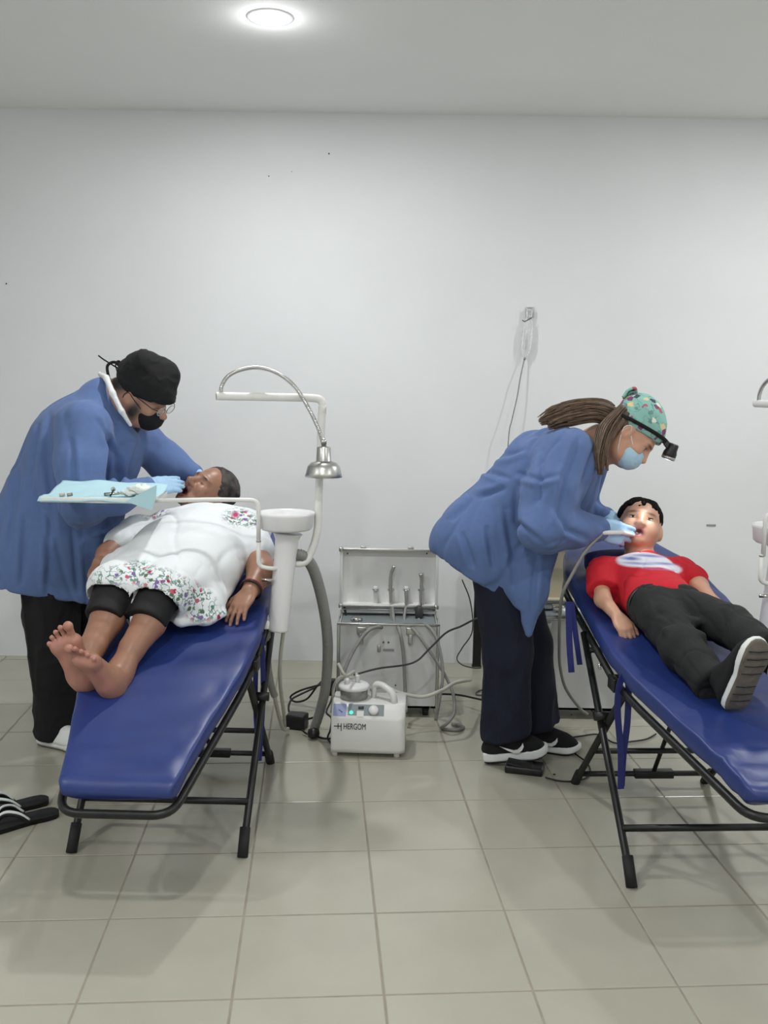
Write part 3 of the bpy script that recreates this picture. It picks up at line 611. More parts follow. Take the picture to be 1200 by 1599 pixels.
# ------------------------------------------------------------------ flip-flops
def sandal(label, toe, heel, wscale=1):
    D = (heel-toe); L = D.length; D.normalize(); S = Vector((-D.y, D.x, 0))
    t = thing('flip_flop', label, 'sandal', (toe+heel)/2, 'flip-flops on the floor')
    def sole(z0, z1, sh):
        up = []; N = 24
        pr = [(0, 0), (.03, .028), (.1, .042), (.25, .050), (.45, .042), (.65, .034), (.82, .037), (.94, .032), (.99, .016), (1, 0)]
        xs = [p[0] for p in pr]; ys = [p[1] for p in pr]
        us = [.5-.5*math.cos(PI*i/N) for i in range(N+1)]
        out = [(u, interp(xs, ys, u)) for u in us]+[(u, -interp(xs, ys, u)) for u in us[-2:0:-1]]
        return [[toe+D*(u*L)+S*(w_*sh*wscale)+Vector((0, 0, z)) for u, w_ in out] for z in (z0, z1)]
    a, b_ = sole(.001, .014, .96); c_, d_ = sole(.014, .020, 1.0)
    MB().loft([a, b_, c_, d_]).build('sole', 'rubber', t)
    for s in (-1, 1):
        p = [toe+D*(.2*L)+Vector((0, 0, .02)), toe+D*(.32*L)+S*(s*.022)+Vector((0, 0, .055)), toe+D*(.47*L)+S*(s*.036)+Vector((0, 0, .048)), toe+D*(.60*L)+S*(s*.037*wscale)+Vector((0, 0, .016))]
        st_ = MB().tube(smooth_path(p, 6), .008, 8, .55).build('thong_strap', 'black_plastic', t)
        MB().tube([q+Vector((0, 0, .0075)) for q in smooth_path(p, 6)[3:]], .005, 8, .8).build('beaded_trim', 'gauze', st_)
    return t
sandal('black flip-flop nearer the chair with beaded white strap', atz(-38, 1303, 0), atz(92, 1272, 0))
sandal('black flip-flop half hidden behind the other one', atz(-50, 1283, 0), atz(76, 1252, 0))
# ------------------------------------------------------------------ sculpting: smooth unions on a grid, meshed with surface nets
V = lambda *a: np.array(a, float)
def nv(p): return np.array(p, float)
def unit(p): p = nv(p); return p/np.linalg.norm(p)
class Clay:
    def __init__(s, h=.005): s.pr = []; s.h = h; s.paints = []; s.fold = []
    def _add(s, fn, lo, hi, k, op): s.pr.append((fn, nv(lo), nv(hi), k, op)); return s
    def cap(s, a, b, ra, rb=None, k=.02, op=1, flat=None):
        "tapered capsule; flat=(direction, factor) squeezes the section along a direction"
        a, b = nv(a), nv(b); rb = ra if rb is None else rb; d = b-a; L2 = max(d @ d, 1e-9)
        fd = unit(flat[0]) if flat else None; ff = flat[1] if flat else 1
        def fn(X):
            v = X-a; t = np.clip((v @ d)/L2, 0, 1); v = v-t[..., None]*d
            if fd is not None: v = v+(v @ fd)[..., None]*fd*(1/ff-1)
            return np.sqrt((v*v).sum(-1))-(ra+(rb-ra)*t)
        R = max(ra, rb)*max(1, ff)
        return s._add(fn, np.minimum(a, b)-R, np.maximum(a, b)+R, k, op)
    def chain(s, pts, rr, k=.02, op=1, flat=None):
        for i in range(len(pts)-1): s.cap(pts[i], pts[i+1], rr[i], rr[i+1], k, op, flat)
        return s
    def ell(s, c, r, ax=None, k=.02, op=1):
        c = nv(c); r = nv(r); A = np.eye(3) if ax is None else np.array([unit(x) for x in ax])
        def fn(X):
            q = (X-c) @ A.T; k0 = np.sqrt(((q/r)**2).sum(-1)); k1 = np.sqrt(((q/(r*r))**2).sum(-1))+1e-9
            return k0*(k0-1)/k1
        ext = np.sqrt(((A*r[:, None])**2).sum(0))
        return s._add(fn, c-ext, c+ext, k, op)
    def plane(s, p, n, lo, hi, k=.005):
        "cut away everything on the +n side inside the box lo..hi"
        p, n = nv(p), unit(n)
        return s._add(lambda X: (X-p) @ n*-1, lo, hi, k, -1)
    def cyl(s, p, n, r, ln, k=.004, op=-1):
        "flat-ended cylinder from p along n, by default cut away: clean hems and cuffs"
        p, n = nv(p), unit(n)
        def fn(X):
            v = X-p; t = v @ n; q = np.sqrt(np.maximum((v*v).sum(-1)-t*t, 0)); return np.maximum(np.maximum(q-r, -t), t-ln)
        c = p+n*ln/2; R = r+ln/2
        return s._add(fn, c-R, c+R, k, op)
    def paint(s, fn, col, soft=.004): s.paints.append((fn, nv(col[:3]), soft)); return s
    def paint_px(s, px, py, Y, rx, ry, col, soft=.004, depth=.36):
        "ellipsoid of colour given by a pixel, its depth and its radii in metres, long in the viewing direction"
        c = nv(at(px, py, Y)); d = unit(c-V(0, 0, CAM_H)); sx = unit(np.cross(d, V(0, 0, 1)))
        return s.paint_ball(c, V(rx, ry, depth), col, soft, (sx, np.cross(sx, d), d))
    def paint_ball(s, c, r, col, soft=.004, ax=None):
        c = nv(c); r = nv(r) if np.ndim(r) else V(r, r, r); A = np.eye(3) if ax is None else np.array([unit(x) for x in ax])
        return s.paint(lambda X: (np.sqrt(((((X-c) @ A.T)/r)**2).sum(-1))-1)*r.min(), col, soft)
    def mesh(s):
        h = s.h; adds = [p for p in s.pr if p[4] > 0]
        lo = np.min([p[1]-p[3]*.3 for p in adds], 0)-3*h; hi = np.max([p[2]+p[3]*.3 for p in adds], 0)+3*h
        n = np.ceil((hi-lo)/h).astype(int)+1; F = np.full(n, .5, np.float32)
        for fn, a, b, k, op in s.pr:
            m = k+2*h
            i0 = np.clip(np.floor((a-m-lo)/h).astype(int), 0, n-1); i1 = np.clip(np.ceil((b+m-lo)/h).astype(int)+1, 1, n)
            if (i1 <= i0).any(): continue
            g = np.meshgrid(*[lo[q]+h*np.arange(i0[q], i1[q]) for q in range(3)], indexing='ij')
            d = fn(np.stack(g, -1)).astype(np.float32); sl = tuple(slice(i0[q], i1[q]) for q in range(3)); f = F[sl]
            if op > 0:
                hh = np.maximum(k-np.abs(f-d), 0)/k if k > 0 else 0; F[sl] = np.minimum(f, d)-hh*hh*k*.25
            else:
                d = -d; hh = np.maximum(k-np.abs(f-d), 0)/k if k > 0 else 0; F[sl] = np.maximum(f, d)+hh*hh*k*.25
        ins = F < 0
        cells = [ins[a:n[0]-1+a, b:n[1]-1+b, c:n[2]-1+c] for a in (0, 1) for b in (0, 1) for c in (0, 1)]
        al = cells[0].copy(); an = cells[0].copy()
        for c in cells[1:]: al &= c; an |= c
        act = an & ~al; idx = np.argwhere(act); vid = np.full(act.shape, -1, np.int32); vid[act] = np.arange(len(idx))
        acc = np.zeros((len(idx), 3)); cnt = np.zeros(len(idx))
        cor = [(a, b, c) for a in (0, 1) for b in (0, 1) for c in (0, 1)]
        val = {c: F[idx[:, 0]+c[0], idx[:, 1]+c[1], idx[:, 2]+c[2]] for c in cor}
        for c in cor:
            for ax in range(3):
                if c[ax]: continue
                e = list(c); e[ax] = 1; va, vb = val[c], val[tuple(e)]; m = (va < 0) != (vb < 0)
                t = np.where(m, va/np.where(m, va-vb, 1), 0); p = np.tile(np.array(c, float), (len(idx), 1)); p[:, ax] += t
                acc += p*m[:, None]; cnt += m
        P = lo+h*(idx+acc/np.maximum(cnt, 1)[:, None])
        quads = []
        for ax in range(3):
            o1, o2 = [(1, 2), (2, 0), (0, 1)][ax]
            a = [slice(None)]*3; b = [slice(None)]*3; a[ax] = slice(0, -1); b[ax] = slice(1, None)
            A, B = ins[tuple(a)], ins[tuple(b)]; E = np.argwhere(A != B)
            E = E[(E[:, o1] > 0) & (E[:, o2] > 0) & (E[:, o1] < n[o1]-1) & (E[:, o2] < n[o2]-1)]
            flip = A[E[:, 0], E[:, 1], E[:, 2]]
            q = []
            for d1, d2 in ((-1, -1), (0, -1), (0, 0), (-1, 0)):
                z = E.copy(); z[:, o1] += d1; z[:, o2] += d2; q.append(vid[z[:, 0], z[:, 1], z[:, 2]])
            q = np.stack(q, 1); q[~flip] = q[~flip][:, ::-1]; quads.append(q)
        Q = np.concatenate(quads); Q = Q[(Q >= 0).all(1)]
        return P, Q
    def build(s, name, m, parent=None, base=None, relax=2):
        P, Q = s.mesh()
        me = bpy.data.meshes.new(name); me.vertices.add(len(P)); me.loops.add(Q.size); me.polygons.add(len(Q))
        me.loops.foreach_set('vertex_index', Q.astype(np.int32).ravel()); me.polygons.foreach_set('loop_start', np.arange(0, Q.size, 4, dtype=np.int32))
        def relaxed(P, times):
            for _ in range(times):
                a = np.zeros_like(P); c = np.zeros(len(P))
                for i in range(4):
                    j = (i+1) % 4
                    np.add.at(a, Q[:, i], P[Q[:, j]]); np.add.at(a, Q[:, j], P[Q[:, i]]); np.add.at(c, Q[:, i], 1); np.add.at(c, Q[:, j], 1)
                P = P*.5+.5*a/np.maximum(c, 1)[:, None]
            return P
        P = relaxed(P, relax)
        if s.fold:
            e1 = P[Q[:, 2]]-P[Q[:, 0]]; e2 = P[Q[:, 3]]-P[Q[:, 1]]; fn_ = np.cross(e1, e2); N = np.zeros_like(P)
            for i in range(4): np.add.at(N, Q[:, i], fn_)
            N /= np.linalg.norm(N, axis=1)[:, None]+1e-12
            D = np.zeros(len(P))
            for g in s.fold: D = D+g(P)
            P = P+N*D[:, None]
        me.vertices.foreach_set('co', P.astype(np.float32).ravel()); me.update(calc_edges=True); me.validate()
        me.polygons.foreach_set('use_smooth', np.ones(len(me.polygons), bool))
        if base is not None:
            col = np.tile(np.append(nv(base[:3]), 1), (len(P), 1))
            for fn, c, soft in s.paints:
                w_ = np.clip(.5-fn(P)/(2*soft), 0, 1)[:, None]; col[:, :3] = col[:, :3]*(1-w_)+c*w_
            at_ = me.color_attributes.new('Col', 'FLOAT_COLOR', 'POINT'); at_.data.foreach_set('color', col.astype(np.float32).ravel())
        me.materials.append(MATS[m]); o = bpy.data.objects.new(name, me); link(o)
        if parent: adopt(o, parent)
        return o
def folds(direction, amp, freq, seed, along=.25, center=None, rad=None):
    "creases running along a direction"
    d = unit(direction)
    def g(P):
        q = P-np.outer(P @ d, d)*(1-along); n = vnoise(q, freq, seed)+.5*vnoise(q, freq*2.1, seed+7)
        r = .6*((1-np.abs(n))**2*1.6-.55)+.4*n
        if center is not None: r = r*np.exp(-((P-nv(center))**2).sum(1)/rad**2)
        return amp*r
    return g
def creases(direction, amp, freq, seed, along=.15, width=.11, center=None, rad=None):
    "thin valleys, as in a stiff sheet that has been folded, with soft swells between them"
    d = unit(direction)
    def g(P):
        q = P-np.outer(P @ d, d)*(1-along); q = q+.25/freq*np.stack([vnoise(P, freq*.8, seed+i) for i in (31, 37, 41)], 1)
        n = vnoise(q, freq, seed); m = .5+.5*vnoise(P, freq*.5, seed+3)
        r = -np.exp(-(n/width)**2)*m+.22*np.abs(n)
        if center is not None: r = r*np.exp(-((P-nv(center))**2).sum(1)/rad**2)
        return amp*r
    return g
def pleats(lines, amp=.010, width=.010, ymax=9):
    "drag lines laid where the cloth hangs or bends: a sharp valley with a soft ridge beside it, dying away at both ends; lines are (points, depth)"
    L = [([nv(at(x, y, Y)) for x, y in pts], sgn) for pts, Y, sgn in lines]
    def g(P):
        D = np.zeros(len(P))
        for pts, sgn in L:
            acc = sum(np.linalg.norm(b[[0, 2]]-a[[0, 2]]) for a, b in zip(pts, pts[1:])); run = 0; best = np.full(len(P), 9.); sd = np.zeros(len(P)); tt = np.zeros(len(P))
            for a, b in zip(pts, pts[1:]):
                k = a[1]/P[:, 1]; X = np.stack([P[:, 0]*k, CAM_H+(P[:, 2]-CAM_H)*k], 1); a2, b2 = a[[0, 2]], b[[0, 2]]; d = b2-a2; ln = np.linalg.norm(d); d = d/ln
                v = X-a2; t = np.clip(v @ d, 0, ln); e = v-t[:, None]*d; q = np.sqrt((e*e).sum(1)); m = q < best
                best = np.where(m, q, best); sd = np.where(m, np.sign(e[:, 0]*d[1]-e[:, 1]*d[0]), sd); tt = np.where(m, (run+t)/acc, tt); run += ln
            s_ = best*sd*sgn; fade = np.sin(np.clip(tt, 0, 1)*PI)**.6*(best < .08)
            D += fade*(-np.exp(-(s_/width)**2)+.75*np.exp(-((s_-2.0*width)/(1.3*width))**2))
        return amp*D*(P[:, 1] < ymax)
    return g
class Fr:
    "a local frame: side (the person's right), forward, up"
    def __init__(s, o, f, u, sc=1):
        s.o = nv(o); s.F = unit(f); u = nv(u); s.U = unit(u-s.F*(u @ s.F)); s.S = np.cross(s.F, s.U); s.sc = sc
    def __call__(s, a, b, c): return s.o+(s.S*a+s.F*b+s.U*c)*s.sc
    def ax(s): return (s.S, s.F, s.U)
def head(B, h, skin, lip, mouth_open=0, eyes=None, nose=1.0, jw=1.0, es=1.0):
    "h: Fr at the middle of the head, about 0.22 m from chin to crown at scale 1"
    q = h.sc; X = h.ax(); hh = h
    h = lambda a, b, c: hh(a, b, c*(jw if c < -.02 else 1))
    B.ell(h(0, -.012, .035), V(.074, .093, .080)*q, X, .02); B.ell(h(0, .028, -.035), V(.056, .060, .076)*q, X, .04*q)
    B.cap(h(-.028, .045, -.085), h(.028, .045, -.085), .022*q, k=.03*q); B.cap(h(0, .070, -.093-.35*mouth_open*.03), h(0, .064, -.08), .019*q, k=.022*q)
    for e in (-1, 1):
        B.cap(h(e*.058, -.005, -.03), h(e*.045, .03, -.075), .018*q, k=.03*q)
        B.ell(h(e*.038, .064, -.026), V(.022, .02, .022)*q, X, .02*q)
        B.cap(h(e*.012, .083, .020), h(e*.042, .070, .018), .009*q, k=.014*q)
        B.ell(h(e*.031, .092, .000), V(.017, .013, .011)*q, X, .012*q, -1)
        B.ell(h(e*.031, .068, .000), V(.0135, .0135, .0125)*q, X, .004*q)
        B.ell(h(e*.076, -.006, -.012), V(.010, .020, .031)*q, (hh.S*1+hh.F*e*.35, hh.F-hh.S*e*.35, hh.U), .008*q)
        B.ell(h(e*.086, -.001, -.010), V(.006, .010, .018)*q, X, .006*q, -1)
        B.ell(h(e*.012, .094, -.034), V(.009, .010, .008)*q, X, .008*q)
    B.chain([h(0, .080, .018), h(0, .093*1.0, -.008), h(0, .092+.016*nose, -.028)], [.008*q, .009*q, .0125*q], .012*q)
    o = mouth_open
    up, dn = -.053+.002*o, -.068-.028*o
    if o:
        B.ell(h(0, .086, (up+dn)/2), V(.021, .030, abs(up-dn)*.5)*q, X, .006*q, -1)
    for e in (-1, 1):
        B.cap(h(0, .088, up), h(e*.020, .078, (up if not o else (up*.55+dn*.45))), .0062*q, .0035*q, k=.007*q)
        B.cap(h(0, .086-.006*o, dn), h(e*.019, .077, (dn if not o else (up*.5+dn*.5))), .0072*q, .0035*q, k=.007*q)
    if o:
        B.paint_ball(h(0, .080, (up+dn)/2), V(.025, .026, abs(up-dn)*.5+.009)*q, lip, .003*q, X); B.paint_ball(h(0, .072, (up+dn)/2), V(.020, .026, abs(up-dn)*.5)*q, (.10, .012, .012), .003*q, X)
    for e in (-1, 1):
        if not o: B.paint_ball(h(e*.010, .088, up), V(.016, .010, .0065)*q, lip, .003*q, X); B.paint_ball(h(e*.010, .086-.006*o, dn), V(.016, .010, .0075)*q, lip, .003*q, X)
        B.paint_ball(h(e*.031, .083, .020), V(.019, .016, .0042)*q, (.018, .012, .010), .003*q, X)        # brow
        if eyes:
            B.paint_ball(h(e*.031, .083, -.001), V(.0135*es, .010, .0055*es)*q, (.50, .44, .40), .002*q, X); B.paint_ball(h(e*.031, .083, -.0005), V(.0070*es, .010, .0066*es)*q, (.015, .009, .007), .0015*q, X)
            B.paint_ball(h(e*.031, .083, .0055*es), V(.0145*es, .010, .0024)*q, (.03, .018, .015), .0015*q, X)
        else: B.paint_ball(h(e*.031, .083, -.004), V(.013, .010, .0022)*q, (.03, .02, .018), .002*q, X)
def hand(B, w, D, N, T, L=1.0, curl=(.25, .3, .35, .4), bend=.45, spread=.06, k=.008, thumb=(.5, .35), nails=None, rf=1.0):
    "w: wrist, D: finger direction, N: palm side, T: side of the thumb; a palm, four fingers of their own length and a thumb"
    w = nv(w); D = unit(D); N = nv(N); N = unit(N-D*(N @ D)); T = nv(T); S = np.cross(N, D); S = S if S @ T > 0 else -S
    B.ell(w+D*.045*L, V(.042, .050, .0145)*L, (S, D, N), .012)
    for s_, ln in ((.029, .082), (.010, .088), (-.010, .084), (-.028, .076)): B.cap(w+S*s_*.6*L, w+(D*ln+S*s_)*L, .0125*L, .0105*L*rf, k=.012)
    for i, (s_, ln, fl) in enumerate(((.029, .082, .070), (.010, .088, .079), (-.010, .084, .073), (-.028, .076, .057))):
        p = w+(D*ln+S*s_)*L; a = curl[i]; r = [.0098, .0088, .0080, .0072][0:4]
        sp = S*(s_/.03)*spread
        for j, fr_ in enumerate((.45, .31, .24)):
            d = unit(D*math.cos(a)+N*math.sin(a)+sp); q2 = p+d*fl*fr_*L; B.cap(p, q2, r[j]*L*rf, r[j+1]*L*rf, k=.003 if j else .006); p = q2; a += bend
        if nails is not None: B.paint_ball(p-N*.006*L, .0062*L, nails, .002)
    a, b_ = thumb
    p0 = w+(D*.018+S*.024)*L; d1 = unit(D*math.cos(a)*.9+S*math.sin(a)+N*.25); p1 = p0+d1*.042*L
    d2 = unit(D+S*math.sin(a)*.55+N*b_); p2 = p1+d2*.030*L; d3 = unit(D+S*.15+N*b_*1.3); p3 = p2+d3*.024*L
    B.chain([p0, p1, p2, p3], [.0155*L, .0118*L, .0100*L, .0085*L], .006)
    return S
def bare_foot(B, heel, D, U, side, sole, L=1.0):
    "heel: back of the sole, D: towards the toes along the sole, U: out of the top of the foot, side=+1 when the big toe lies on +S (S = D x U)"
    heel = nv(heel); D = unit(D); U = nv(U); U = unit(U-D*(U @ D)); S = np.cross(D, U)*side
    pt = lambda d, s_, u: heel+(D*d+S*s_+U*u)*L
    B.ell(pt(.035, 0, .032), V(.036, .031, .033)*L, (D, S, U), .02)
    B.cap(pt(.05, -.012, .026), pt(.155, -.022, .018), .026*L, .022*L, k=.03); B.cap(pt(.05, .010, .034), pt(.155, .024, .022), .026*L, .024*L, k=.03)
    B.cap(pt(.045, 0, .055), pt(.14, .006, .035), .030*L, .022*L, k=.03); B.cap(pt(.155, -.028, .016), pt(.165, .028, .018), .020*L, .022*L, k=.02)
    toes = [(.034, .185, .0160, .228), (.0085, .190, .0098, .224), (-.0115, .184, .0090, .213), (-.0295, .173, .0086, .199), (-.0455, .158, .0088, .181)]
    for s_, d0, r, d1 in toes:
        B.cap(pt(d0-.022, s_*.90, .017), pt(d1-r*1.3, s_, .012), r*.72*L, r*.78*L, k=.004); B.ell(pt(d1-r*.7, s_*1.02, .010), V(r*1.05, r, r*.95)*L, (D, S, U), .003)
    B.paint(lambda X: ((X-heel) @ U)-.020*L+.0*((X-heel) @ D) + np.where(((X-heel) @ D > -.03) & ((X-heel) @ D < .26*L) & (np.abs((X-heel) @ S) < .09), 0, 1), sole, .010)
    return pt
def strands(name, locks, m, parent, n=26, r0=.004, seed=1):
    "bundles of hair: every lock is (path, radius list)"
    rnd = random.Random(seed); b = MB()
    for path, rad in locks:
        base = smooth_path(path, 6); L = len(base)
        for i in range(n):
            a = rnd.uniform(0, 2*PI); q = math.sqrt(rnd.random()); ph = rnd.uniform(0, 6); w_ = rnd.uniform(.3, 1)
            end = rnd.uniform(.62, 1); pts = []; rr = []
            for j, p in enumerate(base):
                t = j/(L-1)
                if t > end: break
                R = float(np.interp(t, np.linspace(0, 1, len(rad)), rad))
                tg = (base[min(j+1, L-1)]-base[max(j-1, 0)]).normalized(); e = tg.orthogonal().normalized(); g2 = tg.cross(e)
                pts.append(p+(e*math.cos(a+.25*math.sin(ph+3*t))+g2*math.sin(a+.25*math.sin(ph+3*t)))*R*q); rr.append(r0*w_*(1-.75*t**2)+.0006)
            if len(pts) > 2: b.tube(pts, rr, 5)
    return b.build(name, m, parent)
def mid(a, b, t=.5): return nv(a)*(1-t)+nv(b)*t
SK_PAT, SK_BOY, SK_DOC, SK_WOM = lin(154, 112, 90), lin(200, 154, 128), lin(178, 134, 112), lin(206, 158, 132)
mat('skin_patient', SK_PAT, .42, vcol='Col', noise=.10, nscale=30, bump=.08, bscale=120, bdist=.003, sss=.06)
mat('skin', SK_BOY, .45, vcol='Col', noise=.06, nscale=30, bump=.06, bscale=140, bdist=.003, sss=.08)
mat('gown_blue', lin(88, 112, 160), .85, noise=.05, nscale=40, bump=.15, bscale=220, bdist=.002, sheen=.1)
mat('black_cloth', lin(14, 14, 16), .9, bump=.3, bscale=200, bdist=.002)
mat('navy_cloth', lin(17, 22, 42), .9, bump=.3, bscale=160, bdist=.002)
mat('dark_denim', lin(28, 31, 31), .9, noise=.25, nscale=18, bump=.4, bscale=160, bdist=.002)
mat('red_cotton', lin(196, 22, 40), .85, vcol='Col', noise=.06, nscale=40, bump=.2, bscale=220, bdist=.002)
mat('legging', lin(12, 12, 13), .75)
mat('glove', lin(160, 196, 226), .45, noise=.04, nscale=40, bump=.25, bscale=70, bdist=.003)
mat('mask_blue', lin(176, 212, 232), .8, bump=.2, bscale=100, bdist=.003)
mat('hair_grey', lin(66, 60, 55), .7, noise=.7, nscale=40, bump=.6, bscale=120, bdist=.004)
mat('hair_black', lin(14, 11, 10), .95, spec=.15, noise=.3, nscale=60, bump=.6, bscale=160, bdist=.004)
mat('hair_brown', lin(104, 84, 66), .42, noise=.35, nscale=50)
mat('white_cloth', lin(226, 228, 226), .85, bump=.15, bscale=120)
mat('gold', lin(220, 190, 110), .25, metal=1)
mat('red_bead', lin(120, 30, 28), .5)
mat('sole_grey', lin(104, 98, 88), .8, noise=.2, nscale=40, bump=.5, bscale=90, bdist=.004)
mat('glass', (.9, .92, .92, 1), .1, trans=.85).node_tree.nodes['Principled BSDF'].inputs['Alpha'].default_value = .18
mat('eye_white', lin(214, 206, 200), .25)
mat('eye_dark', lin(24, 15, 12), .15)
mat('lamp_white', (1, 1, 1, 1), .4, emit=(.85, .93, 1, 1), estr=6)
def print_material(name, base, cell, cols, attr=None, thr=.33):
    "cotton with a scattered printed or stitched motif: coloured blots in Voronoi cells, with thin wandering stems"
    m = mat(name, base, .85, bump=.15, bscale=160, bdist=.002); nt = m.node_tree; N = nt.nodes.new; L = nt.links.new; b = nt.nodes['Principled BSDF']
    tc = N('ShaderNodeTexCoord'); vo = N('ShaderNodeTexVoronoi'); vo.inputs['Scale'].default_value = cell; vo.inputs['Randomness'].default_value = .95
    wp = N('ShaderNodeTexNoise'); wp.inputs['Scale'].default_value = cell*2.2; mxv = N('ShaderNodeMix'); mxv.data_type = 'VECTOR'; mxv.inputs[0].default_value = .5/cell*.9
    L(tc.outputs['Object'], wp.inputs['Vector']); add = N('ShaderNodeVectorMath'); add.operation = 'MULTIPLY_ADD'; add.inputs[1].default_value = (.6/cell,)*3
    L(wp.outputs['Color'], add.inputs[0]); L(tc.outputs['Object'], add.inputs[2]); L(add.outputs[0], vo.inputs['Vector'])
    lt = N('ShaderNodeMath'); lt.operation = 'LESS_THAN'; lt.inputs[1].default_value = thr; L(vo.outputs['Distance'], lt.inputs[0])
    sep = N('ShaderNodeSeparateColor'); L(vo.outputs['Color'], sep.inputs[0]); rp = N('ShaderNodeValToRGB'); rp.color_ramp.interpolation = 'CONSTANT'
    while len(rp.color_ramp.elements) < len(cols): rp.color_ramp.elements.new(.5)
    for i, c in enumerate(cols): rp.color_ramp.elements[i].position = i/len(cols); rp.color_ramp.elements[i].color = c
    L(sep.outputs[0], rp.inputs[0])
    mk = lt.outputs[0]
    # stems
    n2 = N('ShaderNodeTexNoise'); n2.inputs['Scale'].default_value = cell*.9; n2.inputs['Detail'].default_value = 2; L(tc.outputs['Object'], n2.inputs['Vector'])
    ab = N('ShaderNodeMath'); ab.operation = 'COMPARE'; ab.inputs[1].default_value = .5; ab.inputs[2].default_value = .030 if attr else .012; L(n2.outputs['Fac'], ab.inputs[0])
    m1 = N('ShaderNodeMix'); m1.data_type = 'RGBA'; m1.inputs[6].default_value = base; m1.inputs[7].default_value = cols[-1]
    m2 = N('ShaderNodeMix'); m2.data_type = 'RGBA'
    if attr:
        a = N('ShaderNodeAttribute'); a.attribute_name = 'Col'; sp = N('ShaderNodeSeparateColor'); L(a.outputs['Color'], sp.inputs[0])
        mu = N('ShaderNodeMath'); mu.operation = 'MULTIPLY'; L(mk, mu.inputs[0]); L(sp.outputs[0], mu.inputs[1]); mk = mu.outputs[0]
        mu2 = N('ShaderNodeMath'); mu2.operation = 'MULTIPLY'; L(ab.outputs[0], mu2.inputs[0]); L(sp.outputs[0], mu2.inputs[1]); L(mu2.outputs[0], m1.inputs[0])
    else: L(ab.outputs[0], m1.inputs[0])
    L(mk, m2.inputs[0]); L(m1.outputs[2], m2.inputs[6]); L(rp.outputs[0], m2.inputs[7]); out = m2.outputs[2]
    if attr:        # one large stitched rose
        m3 = N('ShaderNodeMix'); m3.data_type = 'RGBA'; m3.inputs[7].default_value = lin(176, 52, 104); L(sp.outputs[1], m3.inputs[0]); L(out, m3.inputs[6]); out = m3.outputs[2]
    L(out, b.inputs['Base Color'])
    return m
print_material('embroidered_white', lin(226, 230, 232), 46, [lin(172, 44, 84), lin(70, 120, 104), lin(120, 96, 160), lin(90, 110, 84), lin(196, 90, 110), lin(110, 140, 128)], True, .36)
print_material('printed_mint', lin(140, 190, 180), 34, [lin(226, 226, 214), lin(178, 92, 110), lin(64, 74, 84), lin(222, 200, 150), lin(126, 70, 110), lin(108, 150, 146)], None, .42)
# ------------------------------------------------------------------ the patient lying on the left chair
pt_ = thing('person', 'barefoot patient in white embroidered tunic lying on blue chair', 'person', (-.72, 3.45, .72))
A_ = lambda x, y, Y: nv(at(x, y, Y))
def ridge(cl, a, b_, r):
    "a soft pleat that rises out of the cloth and dies away at both ends"
    a, b_ = A_(*a), A_(*b_); m = mid(a, b_); q = V(0, .035, 0)
    cl.chain([a+q, mid(a, m, .5)+q*.2, m, mid(m, b_, .5)+q*.2, b_+q], [r*.3, r*.75, r*.85, r*.7, r*.3], .022)
hp_ = Fr(A_(325, 769, 4.00), (-.32, -.62, .68), (.70, .34, .60), 1.04)
B = Clay(.0042)
head(B, hp_, SK_PAT, lin(118, 66, 60), 1.0, None, 1.25)
nb = A_(318, 802, 3.86); chest = V(-.705, 3.72, .90); pel = V(-.745, 3.42, .80)
B.cap(hp_(0, -.02, -.07), nb+V(0, .04, -.05), .052, .06, k=.04); B.cap(nb+V(0, .03, -.06), chest, .075, .12, k=.05, flat=((0, -.2, 1), .75)); B.cap(chest, pel, .14, .15, k=.05, flat=((0, -.2, 1), .7))
# legs
RK, LK = A_(183, 918, 3.20), A_(252, 925, 3.20); RA, LA = A_(128, 1050, 2.95), A_(186, 1052, 2.96)
for hipx, K_, An in ((-.09, RK, RA), (.09, LK, LA)):
    hj = pel+V(hipx, -.02, .01); B.cap(hj, K_, .085, .062, k=.015)
    ca = mid(K_, An, .33)+V(.004, .0, -.016); B.chain([K_, ca, mid(K_, An, .7), An], [.057, .056, .042, .036], .012)
SOLE = lin(176, 124, 108)
hl = A_(128, 1080, 2.89); bare_foot(B, hl, A_(95, 1000, 2.86)-hl, (.10, 1, .12), -1, SOLE, 1.0); B.cap(RA, hl+V(.006, .035, .02), .038, .034, k=.04)
hl2 = A_(168, 1092, 2.87); bare_foot(B, hl2, A_(126, 1030, 2.80)-hl2, (.42, .86, .30), 1, SOLE, .95); B.cap(LA, hl2+V(.012, .035, .02), .038, .034, k=.04)
# arms: her left (image right) rests on the chair edge, her right lies along the other side
ls, le, lw = A_(385, 830, 3.70), A_(409, 893, 3.50), A_(390, 924, 3.37)
B.cap(ls, le, .058, .050, k=.03); B.cap(le, lw, .050, .030, k=.03)
hand(B, lw, A_(372, 950, 3.30)-lw, (.1, .3, -1), (-1, 0, .1), .92, (.25, .28, .3, .36), .22, .10, nails=lin(186, 140, 120), thumb=(.75, .2))
rs, re_, rw = A_(215, 832, 3.76), A_(172, 868, 3.62), A_(158, 880, 3.50)
B.cap(rs, re_, .058, .050, k=.03); B.cap(re_, rw, .048, .032, k=.03); hand(B, rw, A_(148, 905, 3.40)-rw, (.2, .2, -1), (1, 0, 0), .92, (.4, .45, .5, .55), .4, .04)
B.paint_ball(hp_(.0, .0, .0), V(.001, .001, .001), SK_PAT)
body = B.build('body', 'skin_patient', pt_, SK_PAT)
